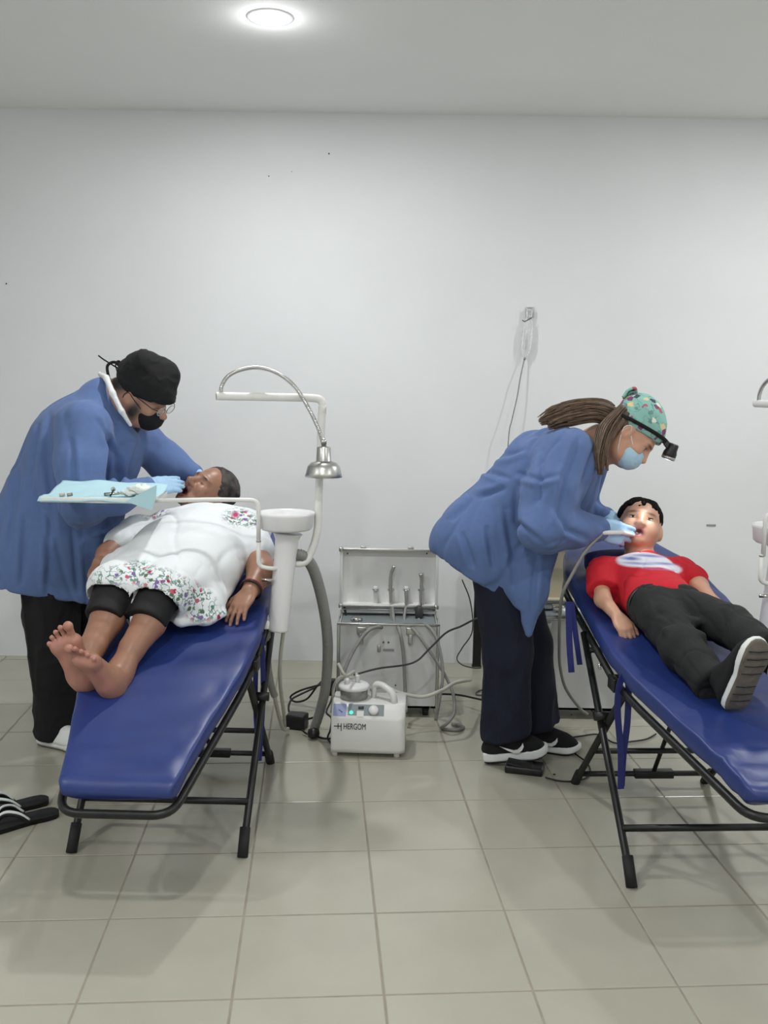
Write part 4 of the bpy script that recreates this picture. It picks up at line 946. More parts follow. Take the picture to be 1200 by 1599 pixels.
# hair, combed back into a low bun
H = Clay(.0045); H.ell(hp_(0, -.022, .043), V(.084, .096, .087)*1.02, hp_.ax(), .01); H.ell(hp_(0, .078, .002), V(.074, .060, .082)*1.02, hp_.ax(), .025, -1); H.ell(hp_(0, .05, -.09), V(.10, .085, .072), hp_.ax(), .02, -1)
H.cap(hp_(-.05, -.06, -.02), hp_(-.03, -.10, -.05), .034, .030, k=.03); H.cap(hp_(.05, -.06, -.02), hp_(.0, -.10, -.05), .034, .030, k=.03)
for s_ in (-.062, -.045, -.025, 0, .025, .045, .062): H.cap(hp_(s_, .045-abs(s_)*.3, .100-abs(s_)*.45), hp_(s_*1.15, -.05, .115-abs(s_)*.6), .010, .014, k=.014)
H.fold = [creases(hp_.F, .004, 42, 4, .15)]
H.build('hair', 'hair_grey', pt_)
MB().lathe([(.001, 0), (.006, .002), (.007, .008), (.004, .014), (.001, .015)], Vector(hp_(-.084, .002, -.05)), 14, (.6, -.7, -.4)).build('earring', 'gold', pt_)
tq = MB().box(Vector(hp_(0, .076, -.057)), (.03, .004, .008), 0, .002, Matrix((hp_.S, hp_.F, hp_.U)).transposed()).build('teeth', 'white_plastic', pt_)
for dz, m_ in ((0, 'red_bead'), (.010, 'black_cable')):
    c = Vector(mid(le, lw, .86+dz*6)); d = Vector(lw-le).normalized(); e = d.orthogonal().normalized(); g2 = d.cross(e); R_ = .040
    MB().tube([c+(e*math.cos(a)+g2*math.sin(a))*R_ for a in [2*PI*k/28 for k in range(29)]], .0035, 8).build('bracelet', m_, pt_)
# tunic
T_ = Clay(.0065)
up = (0, -.22, 1)
T_.cap(nb+V(.0, .01, -.045), chest+V(0, -.02, .0), .085, .15, k=.05, flat=((0, -.2, 1), .8)); T_.cap(V(-.88, 3.80, .935), V(-.535, 3.80, .935), .075, k=.06, flat=(up, .95))
T_.cap(chest+V(-.05, 0, 0), V(-.80, 3.45, .83), .155, .165, k=.06, flat=(up, .85)); T_.cap(chest+V(.05, 0, 0), V(-.70, 3.45, .83), .155, .165, k=.06, flat=(up, .85))
T_.ell(V(-.745, 3.52, .875), V(.20, .20, .145), ((1, 0, 0), (0, 1, .24), (0, -.24, 1)), .05)
T_.cap(ls+V(-.01, .02, .01), mid(ls, le, .50), .076, .078, k=.04); T_.cap(rs, mid(rs, re_, .55), .074, .074, k=.04)
# lap: skirt over the thighs with a hanging fold between them and a flap spread to the right
for K_, off, An in ((RK, -.01, RA), (LK, .01, LA)): T_.cap(pel+V(off*9, -.02, .03), K_+(An-K_)*.02, .118, .100, k=.03)
T_.cap(mid(RK, LK)+V(0, .10, -.02), mid(RK, LK)+V(.0, -.06, -.07), .07, .05, k=.05)
T_.chain([A_(305, 900, 3.40), A_(316, 940, 3.28), A_(322, 966, 3.22)], [.10, .075, .030], .05, 1, ((0, -.3, 1), .7)); T_.cap(A_(284, 972, 3.20), A_(348, 958, 3.25), .022, .018, k=.03, flat=(up, .7))
T_.chain([A_(190, 885, 3.42), A_(165, 905, 3.32)], [.09, .045], .05, 1, (up, .7))
for a, b_, r in (((310, 840, 3.64), (345, 915, 3.40), .018), ((285, 835, 3.68), (310, 905, 3.38), .014), ((360, 850, 3.6), (352, 925, 3.36), .016), ((230, 845, 3.66), (205, 885, 3.44), .012)): T_.cap(A_(*a), A_(*b_), r, r*.5, k=.035)
for K_, An in ((RK, RA), (LK, LA)): T_.cap(K_+(An-K_)*.16, mid(K_, An, .6), .084, .08, .008, -1)
T_.cap(mid(RK, LK)+V(.0, -.0, .0), mid(RK, LK)+V(.01, -.10, -.10), .036, .016, k=.02)
T_.ell(hp_(0, .0, -.12), V(.085, .085, .06), hp_.ax(), .02, -1)
T_.fold = [creases((.35, -1, .3), .010, 7, 3, .2), creases((.8, -.5, .2), .004, 14, 8, .3)]
for px, py, rx, ry in ((175, 900, .07, .035), (215, 895, .07, .04), (250, 908, .07, .045), (285, 925, .06, .05), (312, 945, .055, .06), (345, 960, .05, .025), (372, 808, .06, .035), (395, 815, .04, .02), (240, 800, .05, .025)): T_.paint_px(px, py, 3.3 if py > 850 else 3.75, rx, ry, (1, 0, 0), .01)
T_.paint_px(368, 804, 3.78, .018, .015, (0, 1, 0), .003, .2)
T_.build('tunic', 'embroidered_white', pt_, (0, 0, 0))
# capri leggings
G = Clay(.006)
for off, K_, An in ((-.09, RK, RA), (.09, LK, LA)):
    hj = pel+V(off, -.02, .01); G.cap(hj, K_, .095, .074, k=.01); G.cap(K_, mid(K_, An, .46), .073, .066, k=.01)
for K_, An in ((RK, RA), (LK, LA)): G.cyl(mid(K_, An, .38), An-K_, .078, .12)
G.build('leggings', 'legging', pt_)
# rose stitched at the shoulder
rc = A_(367, 803, 3.70)
# head cushion of the left chair
hc = Vector(hp_.o)+Vector((.005, .03, -.125))
# ------------------------------------------------------------------ the boy on the right chair
by = thing('person', 'boy in red shirt and dark jeans lying on blue chair', 'person', (.93, 3.1, .72))
hb = Fr(A_(998, 823, 3.69), (-.12, -.83, .54), (.24, .50, .83), .98)
B = Clay(.0045)
head(B, hb, SK_BOY, lin(186, 112, 104), .75, False, .25, .88, 1.25)
B.ell(hb(0, .070, .030), V(.045, .018, .03), hb.ax(), .03); B.ell(hb(0, -.012, .032), V(.083, .092, .078), hb.ax(), .02); B.ell(hb(0, .016, -.034), V(.068, .056, .056), hb.ax(), .03)
for e in (-1, 1): B.ell(hb(e*.086, -.004, -.014), V(.010, .019, .029), (hb.S+hb.F*e*.35, hb.F-hb.S*e*.35, hb.U), .008)
for e in (-1, 1): B.ell(hb(e*.040, .056, -.036), V(.030, .026, .028), hb.ax(), .025)
bn = A_(1004, 872, 3.60)+V(0, .02, -.02); bch = A_(1005, 905, 3.46)+V(0, 0, -.02); bpl = A_(1050, 950, 3.17)+V(0, .03, -.01)
B.cap(hb(0, -.015, -.07), bn, .036, .042, k=.03); B.cap(bn, bch, .06, .085, k=.05, flat=(up, .8)); B.cap(bch, bpl, .085, .085, k=.05, flat=(up, .8))
bs, be_, bw = A_(938, 893, 3.50), A_(942, 936, 3.36), A_(966, 964, 3.24)
B.cap(bs, be_, .033, .028, k=.03); B.cap(be_, bw, .028, .020, k=.02)
hand(B, bw, A_(981, 988, 3.17)-bw, (.1, .25, -1), (1, -.2, .3), .74, (.5, .55, .6, .6), .45, .05, nails=lin(214, 170, 150))
bs2, be2, bw2 = A_(1068, 893, 3.53), A_(1092, 915, 3.40), A_(1110, 935, 3.28)
B.cap(bs2, be2, .036, .031, k=.03); B.cap(be2, bw2, .031, .022, k=.02); hand(B, bw2, A_(1125, 950, 3.2)-bw2, (.1, .25, -1), (-1, -.2, .3), .70)
B.build('body', 'skin', by, SK_BOY)
H = Clay(.0045); H.ell(hb(0, -.016, .040), V(.091, .100, .089)*.98, hb.ax(), .01)
H.ell(hb(0, .092, -.034), V(.076, .066, .084), hb.ax(), .008, -1); H.ell(hb(0, .05, -.10), V(.10, .10, .072), hb.ax(), .015, -1)
for e in (-1, 1): H.ell(hb(e*.094, .006, -.024), V(.026, .026, .036), hb.ax(), .008, -1)
for i, s_ in enumerate((-.052, -.036, -.02, -.004, .012, .028, .044)): H.cap(hb(s_*.8, .030, .094), hb(s_+.004, .094-.42*abs(s_), .056-(i % 3)*.007), .013, .0065, k=.008)
H.fold = [creases(hb.F*.6-hb.U*.6, .005, 45, 5, .15)]
H.build('hair', 'hair_black', by)
def egg(c, fr, r, n=12): 
    return MB().loft([[Vector(nv(c)+fr.S*r[0]*math.sin(a)*math.cos(b)+fr.U*r[2]*math.sin(a)*math.sin(b)+fr.F*r[1]*math.cos(a)) for b in [2*PI*k/16 for k in range(16)]] for a in [.02+(PI-.04)*i/n for i in range(n+1)]])
for e in (-1, 1):
    ey = egg(hb(e*.031, .0835, -.001), hb, (.0130, .0045, .0042)).build('eye', 'eye_white', by)
    egg(hb(e*.031+.001, .0868, -.001), hb, (.0056, .0022, .0042)).build('iris', 'eye_dark', ey)
    egg(hb(e*.031, .0860, .0036), hb, (.0140, .0040, .0018)).build('eyelid', 'hair_black', ey)
egg(hb(0, .072, -.068), hb, (.013, .004, .0035)).build('teeth', 'white_plastic', by)
S_ = Clay(.005)
S_.cap(bn+V(0, -.03, -.005), bch, .075, .108, k=.05, flat=(up, .85)); S_.cap(bs+V(.03, 0, 0), bs2+V(-.03, 0, 0), .055, k=.05, flat=(up, 1)); S_.cap(bch+V(-.02, 0, 0), bpl+V(-.02, .06, .0), .110, .105, k=.05, flat=(up, .85)); S_.cap(bch+V(.02, 0, 0), bpl+V(.02, .06, 0), .110, .10, k=.05, flat=(up, .85))
S_.cap(bs, mid(bs, be_, .62), .052, .056, k=.03); S_.cap(bs2, mid(bs2, be2, .62), .052, .056, k=.03)
S_.ell(hb(0, .01, -.10), V(.06, .06, .045), hb.ax(), .01, -1)
S_.cyl(mid(bs, be_, .72), be_-bs, .062, .06)
S_.fold = [creases((.6, -.6, .2), .007, 12, 6, .3), creases((-.3, -.9, .2), .004, 20, 9, .3)]
S_.paint_px(1010, 878, 3.45, .105, .042, lin(228, 228, 240), .003, .10); S_.paint_px(1040, 888, 3.45, .055, .022, lin(228, 228, 240), .003, .10)
for px, py, rx, ry in ((1022, 889, .065, .008), (985, 872, .03, .006), (1000, 880, .05, .004), (1035, 880, .04, .004), (1015, 868, .05, .004)): S_.paint_px(px, py, 3.45, rx, ry, lin(120, 132, 190), .003, .10)
S_.build('shirt', 'red_cotton', by, lin(196, 22, 40))
# jeans
rk, ra = A_(1068, 1014, 2.93), A_(1112, 1066, 2.76); lk, la = A_(1142, 978, 2.98), A_(1196, 1018, 2.76)
J = Clay(.006)
J.cap(bpl+V(-.035, .05, 0), bpl+V(.035, .05, 0), .092, k=.04, flat=(up, .85))
for hx, K_, An in ((-.05, rk, ra), (.05, lk, la)):
    hj = bpl+V(hx, -.0, .0); J.cap(hj, K_, .080, .064, k=.03); J.chain([K_, mid(K_, An, .5), An], [.066, .056, .060], .03)
    J.cyl(An+(An-K_)*.10, An-K_, .075, .08)
J.cap(mid(bpl, rk, .4)+V(-.06, 0, .04), mid(bpl, rk, .7)+V(.05, 0, .05), .02, .012, k=.02); J.cap(rk+V(-.05, .02, .05), rk+V(.05, -.02, .05), .012, k=.02)
J.fold = [creases((1, -.3, .1), .009, 13, 12, .3), creases((.3, -.9, -.3), .006, 20, 14, .3)]
J.build('jeans', 'dark_denim', by)
bp = bpl+V(-.003, .040, .0)
MB().tube([Vector(bp)+Vector((math.cos(a)*.130, .012*math.cos(a)+.02*math.sin(a), math.sin(a)*.086)) for a in [2*PI*k/40 for k in range(41)]], .011, 8, .5).build('belt', 'black_plastic', by)
def shoe(par, heel, D, U, L, wd, m_up, m_sole, m_mid, swoosh=None, hgt=.09, mid_h=.030, nm='shoe'):
    "heel: back end of the sole underside, D: heel to toe, U: up out of the shoe"
    heel = nv(heel); D = unit(D); U = nv(U); U = unit(U-D*(U @ D)); S = np.cross(D, U)
    prof = [(0, .30), (.03, .36), (.12, .41), (.30, .40), (.50, .39), (.68, .47), (.80, .48), (.90, .42), (.97, .27), (1, .10)]
    xs = [p[0] for p in prof]; ys = [p[1]*wd for p in prof]; N = 28
    us = [.5-.5*math.cos(PI*i/N) for i in range(N+1)]
    ol = [(u, interp(xs, ys, u)) for u in us]+[(u, -interp(xs, ys, u)) for u in us[::-1]]
    def ring(h, sc, rise): return [Vector(heel+D*(L*(.5+(u-.5)*sc))+S*(w_*sc)+U*(h+rise*max(0, (u-.72)/.28)**2)) for u, w_ in ol]
    sh = mesh_obj(nm, [], [], m_up, par); bpy.data.objects.remove(sh)
    so = MB().loft([ring(0, .93, .018), ring(.004, .97, .018), ring(.008, .985, .018)]).build('outsole', m_sole, par)
    MB().loft([ring(.008, .985, .018), ring(.014, 1.0, .016), ring(mid_h*.8, 1.0, .012), ring(mid_h, .97, .010)]).build('midsole', m_mid, par)
    c = Clay(.005); q = lambda d, s_, u: heel+D*d*L+S*s_+U*u
    c.cap(q(.14, 0, mid_h+.005), q(.80, 0, mid_h+.000), wd*.40, wd*.43, k=.02, flat=(U, .62)); c.cap(q(.17, 0, mid_h+.02), q(.20, 0, hgt), wd*.40, wd*.35, k=.03); c.cap(q(.25, 0, hgt-.01), q(.72, 0, mid_h+.018), wd*.36, wd*.33, k=.04)
    c.plane(q(0, 0, mid_h-.006), -U, heel-.4, heel+.4, .003); c.build('shoe_upper', m_up, par)
    for i in range(4): MB().tube([Vector(q(.42+.07*i, s_*wd*.22, hgt+.006-.012*i-.05*s_*s_*wd)) for s_ in (-1, -.4, .4, 1)], .003, 6).build('lace', m_up if swoosh else 'white_cloth', par)
    if swoosh:
        sd = S*swoosh
        pts = [(.30, .070), (.34, .055), (.42, .040), (.50, .038), (.60, .046), (.78, .062), (.60, .036), (.50, .022), (.40, .022), (.33, .034), (.29, .052)]
        pts = [(.50-(d_-.52)*.85, .018+(u_-.022)*.8) for d_, u_ in pts]      # hook towards the toe, tail towards the heel
        vv = []; n_ = len(pts)
        for t_ in (0, 1):
            for d_, u_ in pts:
                wloc_ = wd*(.455 if d_ < .7 else .40)-abs(u_-.03)*.22+.0045
                vv.append(q(d_*.88+.02, 0, u_+mid_h*.55)+sd*(wloc_+t_*.003))
        ff = [(n_+0, n_+1, n_+9, n_+10), (n_+1, n_+2, n_+8, n_+9), (n_+2, n_+3, n_+7, n_+8), (n_+3, n_+4, n_+6, n_+7), (n_+4, n_+5, n_+6)]+[(i, (i+1) % n_, n_+(i+1) % n_, n_+i) for i in range(n_)]
        mesh_obj('swoosh_mark', vv, ff, 'white_cloth', par, False)
    return q
h1 = A_(1142, 1104, 2.70); shoe(by, h1+V(0, -.035, 0), A_(1190, 992, 2.62)-h1, (-.30, .93, .15), .235, .098, 'black_cloth', 'sole_grey', 'white_cloth')
h2 = A_(1215, 1060, 2.72); shoe(by, h2+V(0, -.03, 0), A_(1255, 950, 2.64)-h2, (-.2, .93, .15), .235, .098, 'black_cloth', 'sole_grey', 'white_cloth')
g0, gD = h1+V(0, -.035, 0), unit(A_(1190, 992, 2.62)-h1); gU = unit(V(-.30, .93, .15)-gD*(V(-.30, .93, .15) @ gD)); gS = np.cross(gD, gU)
for u_ in (.15, .25, .36, .55, .66, .76, .86):
    MB().tube([Vector(g0+gD*(.235*(u_+.012*abs(s_)))+gS*(s_*.034)-gU*(.0002-.018*max(0, (u_-.72)/.28)**2)) for s_ in (-1, -.5, 0, .5, 1)], .0018, 6).build('tread_groove', 'rubber', by)
# ------------------------------------------------------------------ the dentist at the left
dc = thing('person', 'dentist in blue gown and black cap bending over barefoot patient', 'person', (-1.25, 3.9, 0))
hd = Fr(A_(225, 616, 3.92), (.82, -.22, -.53), (.48, -.25, .80), 1.10)
B = Clay(.005)
head(B, hd, SK_DOC, lin(150, 90, 84), 0, None, 1.1)
dn = A_(184, 626, 3.94); dch = A_(135, 700, 3.94); dhp = A_(95, 868, 3.94)
B.cap(hd(0, -.03, -.06), dn, .055, .062, k=.04); B.cap(dn, dch, .09, .15, k=.05); B.cap(dch, dhp, .15, .15, k=.05)
ns, ne, nw = A_(132, 664, 3.74), A_(128, 788, 3.62), A_(236, 760, 3.78)
fs, fe, fw = A_(222, 685, 4.10), A_(262, 722, 4.16), A_(306, 742, 4.14)
for a, b_, c in ((ns, ne, nw), (fs, fe, fw)): B.cap(dch, a, .08, .06, k=.04); B.cap(a, b_, .052, .045, k=.03); B.cap(b_, c, .042, .028, k=.03)
na, fa = A_(84, 1140, 3.86), A_(165, 1120, 4.08)
for hx, An in ((V(-.02, -.09, -.02), na), (V(.06, .1, -.02), fa)):
    hj = dhp+hx; kn = mid(hj, An, .5)+V(.02, 0, 0); B.cap(hj, kn, .08, .055, k=.03); B.cap(kn, An, .055, .04, k=.03)
    B.cap(An, An+V(.08, -.04, -.03), .035, .03, k=.03)
B.paint_ball(hd(0, -.07, .0), V(.10, .062, .06), (.012, .010, .009), .010, hd.ax()); B.paint_ball(hd(.06, .02, -.05), V(.03, .028, .04), (.03, .022, .018), .012, hd.ax())
B.build('body', 'skin', dc, SK_DOC)
# gloved hands
K = Clay(.0045)
tm = A_(300, 752, 3.93)
hand(K, nw, tm-nw, (.25, .9, -.35), (0, 0, 1), 1.02, (.05, .10, .12, .15), .10, .02, thumb=(.35, .3), rf=1.1); K.cap(nw-unit(nw-ne)*.06, nw, .040, .033, k=.02)
K.build('glove', 'glove', dc)
K = Clay(.0045); hand(K, fw, A_(322, 760, 4.10)-fw, (-.3, -.8, -.4), (.6, -.3, .7), 1.0, (.4, .45, .5, .5), .5, .03); K.cap(fw-unit(fw-fe)*.05, fw, .038, .032, k=.02); K.build('glove', 'glove', dc)
# gown
W_ = Clay(.0062)
W_.cap(dn+V(-.055, 0, -.015), dch, .11, .20, k=.08, flat=((.3, 1, 0), 1.0)); W_.cap(ns+V(-.01, .02, .0), fs+V(-.04, -.03, .0), .095, .085, k=.08)
W_.cap(dch+V(-.02, 0, 0), dhp+V(-.09, 0, .02), .205, .235, k=.08); W_.cap(dch+V(.03, 0, -.06), dhp+V(.05, -.02, .08), .16, .20, k=.08)
W_.cap(dhp+V(-.09, 0, .02), dhp+V(-.12, -.01, -.06), .235, .235, k=.06); W_.cap(dhp+V(.06, -.02, .08), dhp+V(.09, -.02, -.10), .19, .17, k=.06)
W_.chain([ns, mid(ns, ne, .5)+V(-.01, -.01, 0), ne, mid(ne, nw, .5)+V(0, 0, -.008), mid(ne, nw, .92)], [.105, .098, .088, .066, .046], .022)
W_.chain([fs, fe, mid(fe, fw, .9)], [.085, .078, .050], .05)
W_.plane(dhp+V(0, 0, -.145), (-.22, -.05, -1), dhp-.55, dhp+V(.5, .5, -.03), .006)
W_.ell(hd(0, -.04, -.12), V(.085, .085, .085), hd.ax(), .02, -1)
W_.fold = [creases((.30, 0, -1), .014, 5.5, 22, .08, .10), creases((.12, 0, -1), .008, 9, 26, .10, .10), creases((1, .2, .5), .006, 11, 25, .15, .12, ne, .15)]
W_.fold.append(pleats([([(78, 640), (74, 720), (84, 800)], 3.66, 1), ([(162, 640), (174, 700), (164, 785)], 3.66, 1), ([(148, 650), (184, 715), (192, 785)], 3.68, -1), ([(192, 690), (184, 765)], 3.72, 1), ([(216, 690), (200, 755)], 3.8, 1), ([(236, 690), (224, 745)], 3.9, -1),
    ([(28, 720), (14, 860)], 3.72, 1), ([(62, 660), (44, 770)], 3.72, -1), ([(78, 800), (74, 930)], 3.70, 1), ([(112, 820), (122, 930)], 3.70, -1), ([(40, 800), (34, 915)], 3.70, 1), ([(160, 830), (158, 930)], 3.7, 1), ([(110, 680), (118, 770)], 3.62, -1)], .011, .011, 3.95))
W_.build('gown', 'gown_blue', dc, None, 1)
K = Clay(.005); K.chain([A_(156, 584, 3.98), A_(166, 590, 3.86), A_(176, 614, 3.815), A_(190, 642, 3.80), A_(204, 664, 3.82)], [.010, .012, .012, .011, .008], .01); K.build('shirt_collar', 'white_cloth', dc)
# trousers
G = Clay(.0075)
for hx, An in ((V(-.02, -.09, -.02), na), (V(.06, .1, -.02), fa)):
    hj = dhp+hx; kn = mid(hj, An, .5)+V(.02, 0, 0); G.cap(hj, kn, .125, .09, k=.05); G.cap(kn, An+V(0, 0, .01), .09, .075, k=.03); G.plane(An+V(0, 0, -.03), (0, 0, -1), An-.12, An+V(.12, .12, .02))
G.cap(A_(70, 960, 3.86), A_(80, 1060, 3.84), .085, .06, k=.04)
G.fold = [folds((0, 0, 1), .010, 12, 31, .3), folds((1, 0, .3), .006, 14, 33, .4)]
G.build('trousers', 'black_cloth', dc)
s0 = V(na[0]-.06, na[1]+.02, .0); shoe(dc, s0, (.9, -.42, 0), (0, 0, 1), .27, .10, 'white_cloth', 'sole_grey', 'white_cloth')
s1 = V(fa[0]-.06, fa[1]+.02, .0); shoe(dc, s1, (.9, -.42, 0), (0, 0, 1), .27, .10, 'white_cloth', 'sole_grey', 'white_cloth')
# cap, mask, glasses
K = Clay(.005); K.ell(hd(0, -.015, .052), V(.094, .118, .088)*1.08, hd.ax(), .01); K.cap(hd(-.03, .03, .108), hd(.03, -.04, .115), .050, k=.05); K.ell(hd(0, .02, .035), V(.086, .100, .05)*1.05, hd.ax(), .02)
K.plane(hd(0, 0, .004), -hd.U+hd.F*.22, hd.o-.3, hd.o+.3, .006); K.fold = [folds(hd.S, .004, 24, 41, .4)]
capo = K.build('surgical_cap', 'black_cloth', dc)
for s_ in (-.012, .014): MB().tube(smooth_path([Vector(hd(s_*.3, -.115, .03)), Vector(hd(s_, -.15, .045)), Vector(hd(s_*2, -.165, .02)), Vector(hd(s_*2.5, -.13, -.02))], 6), .006, 8, .4).build('cap_tie', 'black_cloth', capo)
MB().tube(smooth_path([Vector(hd(.01, -.13, .03)), Vector(hd(.02, -.19, .03)), Vector(hd(.03, -.215, .035))], 6), .003, 6).build('cap_tie', 'black_cloth', capo)
K = Clay(.0045); K.ell(hd(0, .058, -.058), V(.066, .056, .056)*1.03, hd.ax(), .01); K.ell(hd(0, .01, -.045), V(.062, .06, .08), hd.ax(), .01, -1); K.plane(hd(0, .08, -.018), hd.U+hd.F*.15, hd.o-.2, hd.o+.2, .004); K.fold = [folds(hd.S, .002, 40, 43, .3)]
mk = K.build('face_mask', 'black_cloth', dc)
for e in (-1, 1): MB().tube(smooth_path([Vector(hd(e*.058, .045, -.03)), Vector(hd(e*.078, .01, -.005)), Vector(hd(e*.088, -.015, .01)), Vector(hd(e*.088, -.025, -.02)), Vector(hd(e*.07, .02, -.07))], 6), .0018, 6).build('ear_loop', 'black_cable', mk)
gl = None
for e in (-1, 1):
    c = Vector(hd(e*.033, .105, -.002)); ex, uy = Vector(hd.S), Vector(hd.U)
    ring = [c+ex*math.cos(a)*.026+uy*math.sin(a)*.019 for a in [2*PI*k/28 for k in range(29)]]
    g_ = MB().tube(ring, .0018, 8).build('glasses_rim', 'chrome', dc)
    MB().add([p-Vector(hd.F)*.0006 for p in ring[:-1]]+[p+Vector(hd.F)*.0006 for p in ring[:-1]], [tuple(range(28))[::-1], tuple(range(28, 56))]).build('lens', 'glass', g_)
    MB().tube([Vector(hd(e*.058, .104, .004)), Vector(hd(e*.076, .09, .006)), Vector(hd(e*.082, .0, .012))], .0018, 8).build('glasses_temple', 'black_plastic', dc)
MB().tube([Vector(hd(-.008, .108, .0)), Vector(hd(.008, .108, .0))], .0016, 6).build('glasses_bridge', 'chrome', dc)
# ------------------------------------------------------------------ the dentist at the right
wo = thing('person', 'woman in blue gown and printed cap treating the boy', 'person', (.5, 3.8, 0))
hw_ = Fr(A_(988, 677, 3.60), (.56, -.32, -.77), (.78, -.12, .58), 1.0)
B = Clay(.005)
head(B, hw_, SK_WOM, lin(170, 96, 90), 0, True, .95)
wn = A_(938, 694, 3.66); wch = A_(862, 742, 3.74); whp = A_(782, 872, 3.80)
B.cap(hw_(0, -.03, -.06), wn, .046, .052, k=.04); B.cap(wn, wch, .075, .12, k=.05); B.cap(wch, whp, .125, .13, k=.05)
ns, ne, nw = A_(888, 712, 3.58), A_(850, 822, 3.46), A_(938, 826, 3.54)
fs, fe, fw = A_(918, 722, 3.86), A_(892, 805, 3.88), A_(950, 808, 3.78)
for a, b_, c in ((ns, ne, nw), (fs, fe, fw)): B.cap(wch, a, .07, .05, k=.04); B.cap(a, b_, .045, .040, k=.03); B.cap(b_, c, .038, .026, k=.03)
na, fa = A_(790, 1150, 3.75), A_(836, 1136, 3.90)
for hx, An in ((V(.0, -.07, -.02), na), (V(.03, .09, -.02), fa)):
    hj = whp+hx; kn = mid(hj, An, .5)+V(.02, 0, 0); B.cap(hj, kn, .075, .052, k=.03); B.cap(kn, An, .05, .036, k=.03); B.cap(An, An+V(.08, -.01, -.03), .03, .028, k=.03)
B.build('body', 'skin', wo, SK_WOM)
mt_ = nv(hb(0, .09, -.065))
K = Clay(.004); d_ = A_(985, 838, 3.57)-nw
hand(K, nw, d_, (.3, .8, -.3), (.2, -.1, .9), 1.08, (.08, .15, .35, .6), .34, .02, thumb=(.25, .5), rf=1.08); K.cap(nw-unit(nw-ne)*.07, nw, .038, .031, k=.02); K.build('glove', 'glove', wo)
K = Clay(.004); d_ = A_(985, 822, 3.62)-fw
hand(K, fw, d_, (.3, -.3, -.9), (.3, -.8, .2), .96, (.1, .2, .5, .7), .45, .02, thumb=(.3, .4), rf=1.08); K.cap(fw-unit(fw-fe)*.06, fw, .038, .031, k=.02); K.build('glove', 'glove', wo)
W_ = Clay(.0062)
W_.cap(wn+V(-.07, 0, -.05), wch, .085, .17, k=.07); W_.cap(ns+V(-.03, .03, .0), fs+V(-.04, -.02, 0), .082, .078, k=.07)
W_.cap(wch+V(-.02, 0, .0), whp+V(-.06, 0, .06), .175, .195, k=.08); W_.cap(wch+V(.03, -.0, -.06), whp+V(.07, -.0, .06), .13, .15, k=.08)
W_.chain([whp+V(-.06, 0, .06), A_(760, 880, 3.80)], [.195, .19], .06); W_.cap(A_(728, 858, 3.78), A_(790, 880, 3.70), .09, .11, k=.06)
W_.chain([A_(830, 860, 3.62), A_(826, 925, 3.60), A_(826, 990, 3.60)], [.10, .062, .012], .05, 1, ((.25, 1, 0), .55))
W_.chain([ns, mid(ns, ne, .5)+V(-.015, 0, 0), ne+V(.0, 0, -.005), mid(ne, nw, .5)+V(0, 0, -.004), mid(ne, nw, .95)], [.105, .108, .092, .070, .046], .022)
W_.chain([fs, fe, mid(fe, fw, .92)], [.085, .08, .046], .05)
W_.cap(A_(760, 840, 3.80), A_(708, 850, 3.80), .14, .082, k=.06)
W_.plane(A_(735, 900, 3.72), (-.50, 0, -.87), A_(640, 880, 3.2)-V(.1, .0, .4), V(A_(806, 900, 3.62)[0], 4.2, 1.0), .006)
W_.ell(hw_(0, -.05, -.11), V(.07, .075, .075), hw_.ax(), .02, -1)
W_.fold = [creases((-.55, 0, -.8), .016, 6, 51, .08, .10), creases((-.2, -.1, -1), .010, 10, 53, .10, .10), creases((1, .2, .4), .012, 13, 55, .15, .12, ne, .16)]
W_.fold.append(pleats([([(906, 680), (882, 745), (872, 820)], 3.46, 1), ([(928, 700), (902, 780)], 3.48, -1), ([(805, 738), (838, 748), (876, 742)], 3.5, 1), ([(806, 760), (806, 815), (848, 848)], 3.5, -1), ([(735, 728), (798, 748)], 3.6, 1), ([(742, 778), (792, 762)], 3.6, -1), ([(788, 790), (800, 860), (804, 925)], 3.62, 1),
    ([(868, 790), (886, 828), (922, 842)], 3.42, 1), ([(768, 716), (824, 700)], 3.6, 1), ([(705, 815), (738, 778)], 3.66, -1), ([(722, 830), (742, 890)], 3.66, 1), ([(838, 865), (830, 960)], 3.58, -1), ([(850, 700), (840, 790)], 3.48, 1), ([(760, 820), (772, 890)], 3.64, 1)], .011, .010, 3.8))
W_.build('gown', 'gown_blue', wo, None, 1)
G = Clay(.0075)
for hx, An, kx in ((V(.0, -.07, -.02), na, .015), (V(.03, .09, -.02), fa, .03)):
    hj = whp+hx; kn = mid(hj, An, .5)+V(kx, 0, 0); G.cap(hj, kn, .125, .093, k=.05); G.cap(kn, An+V(0, 0, .0), .092, .100, k=.04); G.plane(An+V(0, 0, .008), (.22, 0, -1), An-.15, An+V(.15, .15, .05))
G.fold = [folds((0, 0, 1), .012, 11, 61, .3), folds((1, 0, .4), .008, 14, 63, .4, na, .2)]
G.build('trousers', 'navy_cloth', wo)
s0 = A_(757, 1186, 3.72); s0[2] = .006; shoe(wo, s0+V(0, .02, .0), V(.97, -.10, .13), (-.13, 0, 1), .262, .098, 'black_cloth', 'rubber', 'white_cloth', 1, .100, .044)
s1 = nv(atz(806, 1180, 0)); s1[1] = 3.90; s1[0] = fa[0]-.07; s1[2] = .001; shoe(wo, s1, V(.97, -.2, 0), (0, 0, 1), .262, .098, 'black_cloth', 'rubber', 'white_cloth', 1, .100, .036)
